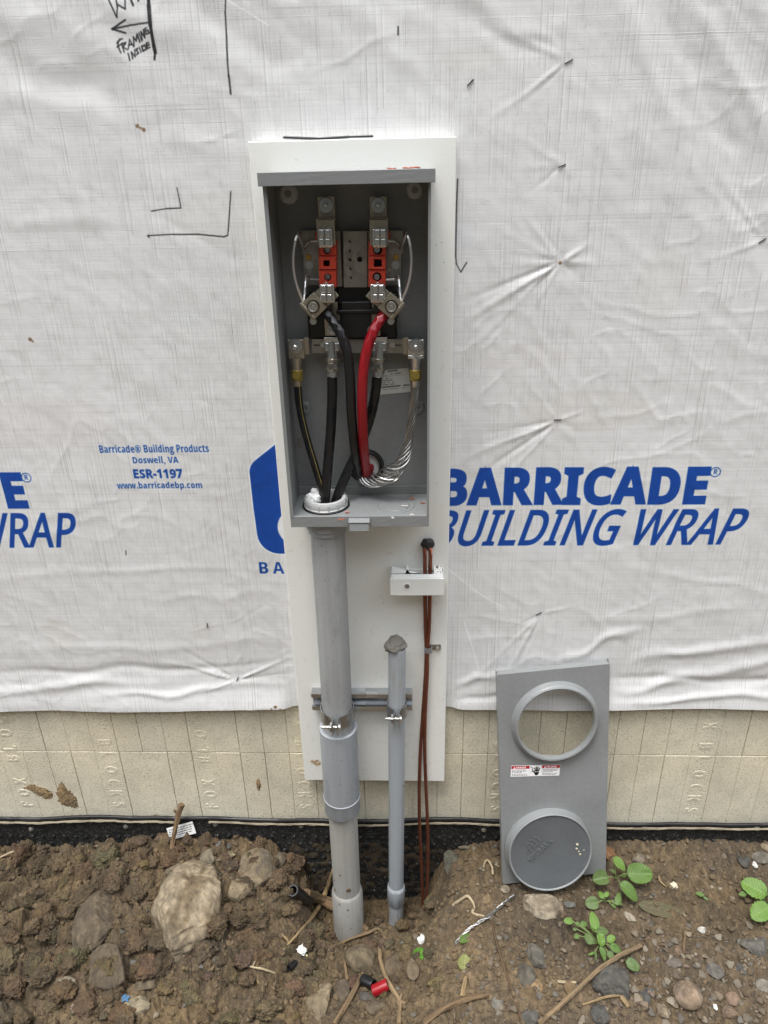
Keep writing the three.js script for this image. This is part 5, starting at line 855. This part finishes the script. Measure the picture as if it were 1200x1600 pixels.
// ---------------------------------------------------------------- sticks, roots and shoots
const barkT = dataTex(256, (u, v) => { const n = tfbm(u, v * 0.3, 16, 4, 401); const k = 1 + 0.35 * n; return [200 * k, 190 * k, 175 * k]; });
const bark = (c) => std({ color: lin(...c), map: barkT, roughness: 0.9 });
const paleWood = bark([0.42, 0.33, 0.2]), midWood = bark([0.27, 0.2, 0.125]), darkWood = bark([0.15, 0.105, 0.065]), whiteRoot = bark([0.62, 0.55, 0.42]);
function stick(name, label, cat, list, r0, r1, mat, o = {}) {
  const p = list.map(([x, y, lift]) => { const q = G(x, y, H); q.y += (lift ?? 0.002); return q; }), s = mpp(p[0]);
  if (o.abs) p.forEach((q, i) => q.copy(o.abs[i]));
  const gs = [tubeOn(p, (t) => mix(r0, r1, t) * s * 0.5, Math.max(24, list.length * 12), 9, 0.28, r0 * 7 + list[0][0])];
  for (const b of o.twigs || []) gs.push(tubeOn(b.map(([x, y, l]) => { const q = G(x, y, H); q.y += l ?? 0.003; return q; }), (t) => mix(r1, r1 * 0.5, t) * s * 0.5, 16, 6, 0.2));
  return tag(obj(name, gs, mat), label, cat);
}
stick('stick', 'pale split stick slanting down from the thick conduit into the soil', 'stick', [[524, 1380, 0.05], [508, 1412, 0.032], [490, 1440, 0.02], [470, 1460, 0.012], [443, 1486, 0.004]], 9, 3, paleWood);
stick('root', 'thick brown root lying across the foot of the thick conduit', 'root', [[478, 1410, 0.03], [505, 1420, 0.03], [530, 1432, 0.028], [555, 1447, 0.018], [573, 1456, 0.004]], 17, 15, midWood);
stick('root', 'wavy thin root running below the conduits', 'root', [[506, 1485], [530, 1478, 0.006], [548, 1470, 0.008], [575, 1461, 0.008], [592, 1456, 0.01], [606, 1474]], 6, 4, bark([0.33, 0.26, 0.17]), { twigs: [[[575, 1461], [566, 1455, 0.01], [560, 1462]], [[530, 1478, 0.006], [520, 1472, 0.004]]] });
stick('twig', 'forked pale twig running to the bottom edge beside the red offcut', 'stick', [[593, 1487, 0.006], [595, 1505, 0.008], [602, 1528, 0.01], [614, 1551, 0.008], [624, 1568, 0.006], [623, 1602, 0.004]], 6, 6, bark([0.36, 0.28, 0.18]), { twigs: [[[624, 1568, 0.006], [628, 1558, 0.01]], [[624, 1568, 0.006], [634, 1569, 0.004]]] });
stick('stick', 'brown stick at the bottom edge left of the black offcut', 'stick', [[565, 1531, 0.008], [552, 1553, 0.008], [540, 1575, 0.006], [522, 1604, 0.004]], 8, 9, bark([0.24, 0.18, 0.11]));
stick('twig', 'short upright twig above the long angular stone', 'stick', [[533, 1481, 0.006], [538, 1505, 0.008], [543, 1533, 0.003]], 6, 4, midWood);
stick('stick', 'long grey-brown stick across the right soil over the dark stone', 'stick', [[1000, 1485, 0.014], [968, 1502, 0.02], [938, 1522, 0.02], [905, 1548, 0.012], [872, 1577, 0.006], [842, 1602, 0.004]], 6, 8, bark([0.3, 0.235, 0.155]));
stick('root', 'brown root at the bottom edge right of centre', 'root', [[662, 1600], [690, 1580, 0.004], [722, 1566, 0.006], [745, 1560, 0.004], [765, 1556]], 11, 8, bark([0.22, 0.16, 0.1]));
stick('twig', 'thin twig lying right of the dark grey stone top', 'stick', [[975, 1559, 0.006], [950, 1563, 0.012], [910, 1572, 0.004]], 4, 3, paleWood);
stick('straw', 'white straw bit left of the dark grey stone', 'straw', [[900, 1538, 0.006], [871, 1537, 0.006]], 4, 4, whiteRoot);
stick('root', 'thin pale root on the far left against the membrane', 'root', [[-10, 1350, 0.01], [12, 1341, 0.012], [30, 1335, 0.014], [50, 1327, 0.012]], 4, 3, whiteRoot);
stick('straw', 'pale straw lying right of the limestone rock', 'straw', [[374, 1509], [395, 1514, 0.006], [414, 1519, 0.008], [433, 1523]], 3.4, 3, whiteRoot, { twigs: [[[395, 1514, 0.006], [400, 1503, 0.008]]] });
stick('straw', 'curled pale straw below the first one', 'straw', [[404, 1524], [403, 1536, 0.004], [416, 1543]], 3, 2.4, paleWood);
stick('root', 'white curling root right of the hole', 'root', [[707, 1415], [722, 1408, 0.008], [731, 1405, 0.008], [741, 1420, 0.006], [738, 1428, 0.004], [757, 1433]], 4, 4, whiteRoot);
stick('root', 'forked white root left of the cover', 'root', [[755, 1362], [757, 1353, 0.008], [761, 1349, 0.01], [768, 1357, 0.008], [770, 1368, 0.003]], 3.4, 3, whiteRoot, { twigs: [[[761, 1349, 0.01], [780, 1356, 0.004]]] });
stick('vine', 'dark thin vine trailing down the right soil', 'root', [[768, 1440], [775, 1470, 0.004], [786, 1510, 0.006], [800, 1550, 0.004], [816, 1598]], 4, 4, darkWood);
stick('straw', 'curved pale straw right of the large leaf', 'straw', [[1029, 1371, 0.003], [1032, 1381, 0.006], [1040, 1387, 0.005], [1050, 1387]], 3.4, 3, paleWood);
stick('twig', 'short splinter standing at bottom right of centre', 'stick', [[728, 1532, 0.012], [724, 1545, 0.008], [722, 1558]], 5, 9, paleWood);
stick('twig', 'little upright twig in the right gravel', 'stick', [[1069, 1461, 0.012], [1068, 1480, 0.008], [1067, 1506]], 2.6, 3, midWood);
stick('twig', 'short stub of wood at the foot of the dark grey stone', 'stick', [[971, 1562, 0.008], [982, 1577, 0.006]], 7, 6, paleWood);
stick('straw', 'pale shaving at the bottom edge left of centre', 'straw', [[456, 1486], [449, 1472, 0.008], [440, 1463, 0.006]], 4, 3, paleWood);
{ // stick leaning on the membrane, by the tag
  const pts = [at(284, 1257, 0.012), at(279, 1272, 0.018), at(274, 1295, 0.028), at(270, 1315, 0.034), G(268, 1336, H)], s = mpp(pts[0]);
  tag(obj('stick', [tubeOn(pts, (t) => mix(4.5, 3.2, t) * s, 40, 9, 0.35, 5), tubeOn([at(279, 1272, 0.018), at(274, 1268, 0.02), at(272, 1266, 0.02)], 2 * s, 8, 6, 0.2)], bark([0.3, 0.22, 0.14])), 'knotty stick leaning against the membrane by the white tag', 'stick');
}
{ // twisted aluminium wire on the soil
  const pts = [[803, 1402, 0.006], [785, 1418, 0.01], [765, 1434, 0.008], [748, 1446, 0.01], [730, 1458, 0.008], [712, 1476, 0.004]].map(([x, y, l]) => { const q = G(x, y, H); q.y += l; return q; });
  tag(obj('twisted_wire', strands(pts, 3, 0.0018, 0.0012, 170, 110, () => 0.2, 6), aluDull), 'offcut of twisted silvery wire on the soil left of the cover', 'wire');
}

// ---------------------------------------------------------------- weeds
const leafT = canvasTex(256, 256, (c) => {
  c.fillStyle = 'rgb(190,200,180)'; c.fillRect(0, 0, 256, 256); const r = rng(14);
  for (let i = 0; i < 900; i++) { c.fillStyle = `rgba(${150 + 90 * r()},${170 + 80 * r()},${130 + 80 * r()},0.25)`; c.beginPath(); c.ellipse(256 * r(), 256 * r(), 2 + 7 * r(), 2 + 7 * r(), 0, 0, 7); c.fill(); }
  for (let i = 0; i < 40; i++) { c.fillStyle = `rgba(120,90,60,${0.2 + 0.4 * r()})`; c.beginPath(); c.ellipse(256 * r(), 256 * r(), 1 + 4 * r(), 1 + 3 * r(), 0, 0, 7); c.fill(); }
  c.strokeStyle = 'rgba(245,248,225,0.95)'; c.lineWidth = 5; c.beginPath(); c.moveTo(128, 256); c.lineTo(128, 8); c.stroke(); c.lineWidth = 3.4;
  for (let k = 0; k < 7; k++) for (const s of [-1, 1]) { const y = 230 - k * 32; c.beginPath(); c.moveTo(128, y); c.quadraticCurveTo(128 + s * 60, y - 20, 128 + s * 115, y - 62); c.stroke(); }
});
const leafMat = (r, g, b) => new THREE.MeshPhysicalMaterial({ color: lin(r * 1.15, g * 0.92, b * 0.85), map: leafT, roughness: 0.55, transmission: 0.22, thickness: 0, bumpMap: rep(peel, 3), bumpScale: 0.0004 });
const leafA = leafMat(0.15, 0.31, 0.075), leafB = leafMat(0.19, 0.40, 0.075), leafCc = leafMat(0.16, 0.28, 0.11), stemM = std({ color: lin(0.16, 0.22, 0.07), roughness: 0.6 }), deadM = leafMat(0.36, 0.2, 0.11);
function leafGeo(base, dir, len, wid, nrm, o = {}) {
  const X = dir.clone().addScaledVector(nrm, -dir.dot(nrm)).normalize(), Y = nrm.clone().cross(X), pos = [], uv = [], idx = [], nu = 14, nv = 8, seed = o.seed || 1;
  for (let i = 0; i <= nu; i++) for (let j = 0; j <= nv; j++) {
    const t = i / nu, s = j / nv * 2 - 1, shape = Math.pow(Math.sin(Math.PI * Math.pow(t, o.tip ?? 0.75)), o.round ?? 0.6) * (1 + 0.05 * Math.sin(t * 40 + seed) * (o.tooth ?? 1));
    const z = (o.cup ?? 0.12) * Math.abs(s) * shape * wid - (o.droop ?? 0.25) * t * t * len + 0.05 * wid * noise2(t * 4 + seed * 3, s * 2 + seed), p = base.clone().addScaledVector(X, t * len).addScaledVector(Y, s * shape * wid / 2).addScaledVector(nrm, z);
    pos.push(p.x, p.y, p.z); uv.push(0.5 + s * 0.48 * shape, t); if (i && j) { const k = i * (nv + 1) + j; idx.push(k - nv - 2, k - nv - 1, k, k - nv - 2, k, k - 1); }
  }
  const g = new THREE.BufferGeometry(); g.setAttribute('position', new THREE.Float32BufferAttribute(pos, 3)); g.setAttribute('uv', new THREE.Float32BufferAttribute(uv, 2)); g.setIndex(idx); g.computeVertexNormals(); return g;
}
function weed(label, bx, by, leaves) {
  const b = G(bx, by, H), t = thing('weed', label, 'plant', b, 'weeds by the leaning cover'), r = rng(bx * 3 + by);
  leaves.forEach(([x, y, w, h, ang, lift, mat, o], i) => {
    // a leaf centred at the photo point, its tip pointing at image angle ang (degrees, 0 right, 90 up)
    const c = G(x, y, H); c.y += lift; { const d = ray(x, y), k = (c.y - RAYO.y) / d.y; c.copy(RAYO).addScaledVector(d, k); }
    const s = mpp(c), a = ang * Math.PI / 180, dir = AX.clone().multiplyScalar(Math.cos(a)).addScaledVector(AY, Math.sin(a)), n = V((r() - 0.5) * 0.5, 0.9, 0.35 + (r() - 0.5) * 0.3).normalize();
    const L = Math.max(w, h) * s * 0.93, Wd = Math.min(w, h) * s * 0.88, X = dir.clone().addScaledVector(n, -dir.dot(n)).normalize(), base = c.clone().addScaledVector(X, -L / 2);
    base.addScaledVector(n, (o?.droop ?? 0.25) * L * 0.25);
    obj('leaf', leafGeo(base, dir, L, Wd, n, { seed: i + bx, ...o }), mat || leafA, t);
    const m = b.clone().lerp(base, 0.5); m.y += 0.006; obj('stem', tubeOn([b.clone(), m, base.clone().addScaledVector(X, L * 0.05)], Math.min(0.0011, 0.0009 + L * 0.01), 16, 6), stemM, t);
  });
  return t;
}
const rnd = { round: 0.42, tip: 0.85, droop: 0.15, tooth: 0.5 };
weed('largest broad-leaved weed just right of the leaning cover', 962, 1374, [[1000, 1365, 44, 34, 0, 0.03, leafA, rnd], [983, 1393, 38, 25, -52, 0.028, leafA, { round: 0.5, tip: 0.8 }], [968, 1350, 26, 18, -60, 0.035, leafB, {}], [938, 1373, 27, 25, 190, 0.028, leafCc, { ...rnd, cup: 0.3 }], [976, 1367, 8, 6, 40, 0.02, leafB, {}], [958, 1361, 9, 7, 120, 0.022, leafCc, {}]]);
weed('small round-leaved weed between the larger weed and the seedlings', 945, 1409, [[925, 1411, 23, 21, 185, 0.014, leafCc, rnd], [966, 1404, 22, 11, 80, 0.016, leafA, {}], [939, 1398, 14, 10, 100, 0.018, leafB, {}], [948, 1397, 11, 8, 60, 0.018, leafB, {}], [959, 1416, 8, 7, -40, 0.01, leafA, rnd], [969, 1412, 8, 6, -30, 0.01, leafCc, rnd]]);
weed('tuft of many small green seedlings above the long stick', 938, 1478, [[928, 1438, 29, 16, 100, 0.04, leafB, {}], [888, 1439, 15, 11, 180, 0.026, leafB, rnd], [902, 1444, 9, 8, 170, 0.026, leafA, rnd], [912, 1444, 13, 10, 20, 0.028, leafA, rnd], [928, 1452, 14, 8, -60, 0.035, leafB, {}], [920, 1467, 19, 14, 110, 0.028, leafCc, rnd], [941, 1455, 26, 15, 8, 0.034, leafCc, {}], [939, 1468, 20, 15, -90, 0.032, leafB, rnd], [955, 1467, 16, 13, 50, 0.03, leafB, rnd], [942, 1490, 21, 11, -85, 0.024, leafA, {}], [962, 1482, 22, 14, -25, 0.026, leafA, {}], [954, 1493, 14, 12, -60, 0.02, leafCc, rnd], [901, 1463, 9, 8, 200, 0.016, leafA, rnd], [898, 1452, 6, 6, 200, 0.018, leafCc, rnd], [924, 1490, 12, 4, 200, 0.012, leafB, {}], [931, 1493, 14, 4, 260, 0.012, leafA, {}]]);
weed('single pale leaf poking out from under the long stick', 976, 1503, [[989, 1508, 24, 20, -30, 0.014, leafCc, { ...rnd, tooth: 2 }]]);
weed('bright leafy weed cut off by the right edge', 1206, 1402, [[1178, 1388, 40, 34, 140, 0.03, leafB, { ...rnd, tooth: 1.6 }], [1189, 1425, 40, 32, 215, 0.028, leafB, { ...rnd, tooth: 1.6 }], [1160, 1397, 11, 9, 180, 0.018, leafA, {}], [1215, 1412, 34, 30, -10, 0.03, leafB, rnd]]);
weed('tiny sprout alone in the right soil', 1099, 1402, [[1093, 1397, 13, 8, 150, 0.008, leafA, {}], [1103, 1404, 9, 5, -40, 0.007, leafCc, {}]]);

// ---------------------------------------------------------------- scraps
function scrapLeaf(label, px, py, w, h, ang, mat, o = {}) { const c = G(px, py, H); c.y += 0.004; const s = mpp(c), a = ang * Math.PI / 180, dir = AX.clone().multiplyScalar(Math.cos(a)).addScaledVector(AY, Math.sin(a)), n = V(0.1, 0.93, 0.3).normalize(), X = dir.clone().addScaledVector(n, -dir.dot(n)).normalize(); tag(obj('fallen_leaf', leafGeo(c.addScaledVector(X, -w * s / 2), dir, w * s, h * s, n, { seed: px, droop: 0.05, ...o }), mat), label, 'leaf'); }
scrapLeaf('long dark withered leaf lying in the right soil', 1040, 1426, 86, 22, -18, std({ color: lin(0.15, 0.115, 0.075), map: leafT, roughness: 0.8 }));
scrapLeaf('rusty dead leaf beside the lower right corner of the cover', 949, 1335, 26, 18, 100, deadM, { cup: 0.3 });
scrapLeaf('torn bright green leaf below the small white chunk', 655, 1493, 22, 18, 60, leafMat(0.14, 0.42, 0.04), { cup: 0.35 });
scrapLeaf('pale green leaf scrap in the soil right of the hole', 726, 1506, 26, 22, 80, leafMat(0.34, 0.4, 0.16), { tooth: 2 });
scrapLeaf('small green leaf scrap under the twisted wire', 727, 1468, 22, 12, 40, leafMat(0.16, 0.3, 0.07), { cup: 0.3 });
scrapLeaf('brown leaf fragment left of the largest dark stone', 892, 1548, 24, 20, -70, std({ color: lin(0.24, 0.14, 0.085), map: leafT, roughness: 0.8 }));
function tubeScrap(label, px0, py0, px1, py1, rpx, mat, lift, inner) { const a = G(px0, py0, H), b = G(px1, py1, H); a.y += lift + 0.007; b.y += lift + 0.007; const s = mpp(a), r = rpx * s, L = a.distanceTo(b), t = tag(obj('cable_offcut', lathe([[r * 0.72, 0.001], [r * 0.72, 0], [r * 0.95, 0], [r, 0.0008], [r, L - 0.0008], [r * 0.95, L], [r * 0.72, L], [r * 0.72, 0.001]], a, b, 26), mat), label, 'offcut', 'cable sheath offcuts'); return t; }
tubeScrap('short red piece of cable sheath at bottom centre', 583, 1556, 606, 1545, 8.5, redCable, 0.008);
tubeScrap('short black piece of cable sheath beside the red one', 567, 1536, 584, 1545, 8, blackRubber, 0.006);
{ const t = tubeScrap('black striped cable offcut below the white foam bit', 452, 1519, 472, 1503, 5, blackRubber, 0.006); const a = G(453, 1517, H), b = G(471, 1502, H); a.y += 0.0185; b.y += 0.0185; obj('stripe', tubeOn([a, a.clone().lerp(b, 0.5), b], 0.0009, 10, 5), std({ color: lin(0.42, 0.32, 0.06), roughness: 0.5 }), t); }
tubeScrap('black pipe end poking from the left bank of the hole', 459, 1404, 484, 1420, 9, blackPlastic, 0.02);
const foamWhite = std({ color: lin(0.6, 0.59, 0.56), roughness: 0.8 });
function chunk(name, label, cat, px, py, w, h, mat, lift = 0.004, seed = 3) { const p = G(px, py, H), s = mpp(p), g = lumpGeo(seed, w * s, Math.min(w, h) * s * 0.8, h * s, { detail: 9, cuts: 5, rough: 0.5, crumb: 0.25 }); g.deleteAttribute('color'); g.translate(p.x, p.y + lift, p.z); tag(obj(name, g, mat), label, cat); }
chunk('foam_bit', 'white foam bit above the black striped offcut', 'foam', 472, 1487, 12, 14, foamWhite, 0.006, 51);
chunk('foam_bit', 'yellowish crumb of foam touching the white bit', 'foam', 477, 1499, 8, 10, std({ color: lin(0.6, 0.58, 0.3), roughness: 0.8 }), 0.005, 52);
chunk('foam_bit', 'small white chunk right of the thin conduit foot', 'foam', 658, 1471, 10, 12, foamWhite, 0.008, 53);
chunk('foam_bit', 'tiny white chip near the right edge by the membrane', 'foam', 1179, 1353, 6, 10, foamWhite, 0.004, 54);
chunk('foam_bit', 'tiny white speck in the gravel at lower right', 'foam', 1117, 1576, 6, 8, foamWhite, 0.005, 55);
chunk('foam_bit', 'cream crumb right of the largest weed', 'foam', 1053, 1386, 11, 10, std({ color: lin(0.6, 0.53, 0.4), roughness: 0.9 }), 0.004, 56);
{ // white wadding in the bushing
  const g = [[-0.026, 1.012, 0.078, 0.015], [-0.018, 1.018, 0.070, 0.016], [-0.016, 1.012, 0.082, 0.016], [-0.021, 1.008, 0.084, 0.014]].map(([dx, y, z, s], i) => lumpGeo(810 + i, s, s * 1.1, s, { detail: 12, cuts: 0, rough: 0.3, crumb: 0.06, fine: 0.08 }).deleteAttribute('color').translate(CX + dx, y, z));
  tag(obj('wadding', g, std({ color: lin(0.72, 0.72, 0.72), roughness: 1 })), 'white fluffy wadding stuffed beside the cables in the bushing', 'wadding');
}
{ // cut ends left in the box and on its hood
  const r = rng(19), red = std({ color: lin(0.5, 0.16, 0.1), metalness: 0.4, roughness: 0.5 }), scrap = (label, px, py, z, len, mat, y0 = FY) => { const p = at(px, py, z); p.y = y0 + 0.0013; { const d = ray(px, py), k = (p.y - RAYO.y) / d.y; if (Math.abs(d.y) > 0.1) p.copy(RAYO).addScaledVector(d, k); } const a = r() * 3, pts = [0, 1, 2, 3].map((i) => V(p.x + (i / 3 - 0.5) * len * Math.cos(a) + (r() - 0.5) * len * 0.3, p.y + r() * 0.002, p.z + (i / 3 - 0.5) * len * Math.sin(a) * 0.5 + (r() - 0.5) * len * 0.3)); tag(obj('wire_scrap', tubeOn(pts, 0.0011, 14, 5, 0.3), mat), label, 'scrap', 'cut scraps in the meter box'); };
  scrap('curled white scrap farthest back on the box floor', 633, 791, 0.06, 0.013, foamWhite); scrap('white scrap at the front right of the box floor', 614, 810, 0.1, 0.013, foamWhite); scrap('white scrap by the right wall of the box', 644, 805, 0.09, 0.01, foamWhite);
  scrap('copper shaving at the back right corner of the box', 643, 780, 0.04, 0.009, red); scrap('reddish scrap against the right wall of the box', 660, 786, 0.05, 0.008, red); scrap('copper shaving right of the bushing', 534, 812, 0.1, 0.010, red); scrap('second copper shaving right of the bushing, nearer the cables', 542, 801, 0.09, 0.008, red);
  for (const [px, l] of [[612, 'left'], [636, 'middle'], [650, 'right']]) { const x = at(px, 266, 0.1).x, pts = [0, 1, 2, 3].map((i) => V(x + (i / 3 - 0.5) * 0.012, TY + 0.0022 + r() * 0.0015, 0.10 + (r() - 0.5) * 0.006)); tag(obj('copper_shaving', tubeOn(pts, 0.0011, 12, 5, 0.3), red), `${l} one of three copper shavings on top of the hood`, 'scrap', 'shavings on the hood'); }
}
{ // printed tag on the membrane, mud on the wall
  const a = at(263, 1302, 0.018), b = at(302, 1293, 0.018), w = a.distanceTo(b), tt = canvasTex(256, 128, (c) => { c.fillStyle = '#dcdcda'; c.fillRect(0, 0, 256, 128); c.fillStyle = '#555'; const r = rng(9); for (let j = 0; j < 4; j++) for (let x = 14; x < 230;) { const l = 8 + 22 * r(); c.fillRect(x, 22 + j * 22, l, 9); x += l + 6; } });
  const m = a.clone().lerp(b, 0.5), g = rbox(V(0, 0, 0), w, 0.030, 0.0006, 0.0002, [0, 0, 0.28], 1); g.rotateX(-0.35); g.translate(m.x, m.y - 0.004, 0.0155); tag(obj('tag', planarUV(g, (x) => (x - m.x) / w + 0.5, (x, y) => (y - m.y + 0.004 - (x - m.x) * 0.28) / 0.03 + 0.5), std({ map: tt, roughness: 0.5 })), 'white printed tag stuck on the black membrane behind the stick', 'tag');
  const smear = (label, list, seed) => { const gs = list.map(([px, py, w, h], i) => { const p = at(px, py, -0.004), s = mpp(p); const q = lumpGeo(seed + i, w * s, h * s * 1.5, 0.0035, { detail: 10, cuts: 2, rough: 0.6, crumb: 0.4, fine: 0.2, color: [3.6, 3.6, 3.4] }); q.translate(p.x, p.y, -0.0045); return q; }); tag(obj('mud_smear', gs, clodM), label, 'mud', 'mud smears on the wall'); };
  smear('long dried mud streak on the foam wall at far left', [[52, 1231, 22, 8], [64, 1237, 20, 9], [75, 1243, 16, 8]], 860); smear('dried mud patch right of the long streak on foam wall', [[103, 1243, 22, 28], [112, 1250, 14, 16], [98, 1232, 8, 14]], 870); smear('small mud fleck on foam wall near the board', [[404, 1226, 5, 14]], 880);
  smear('mud dab on the pale bead left of the white tag', [[237, 1281, 18, 9], [246, 1278, 10, 8], [228, 1284, 9, 6]], 890);
}

renderer.render(scene, camera);
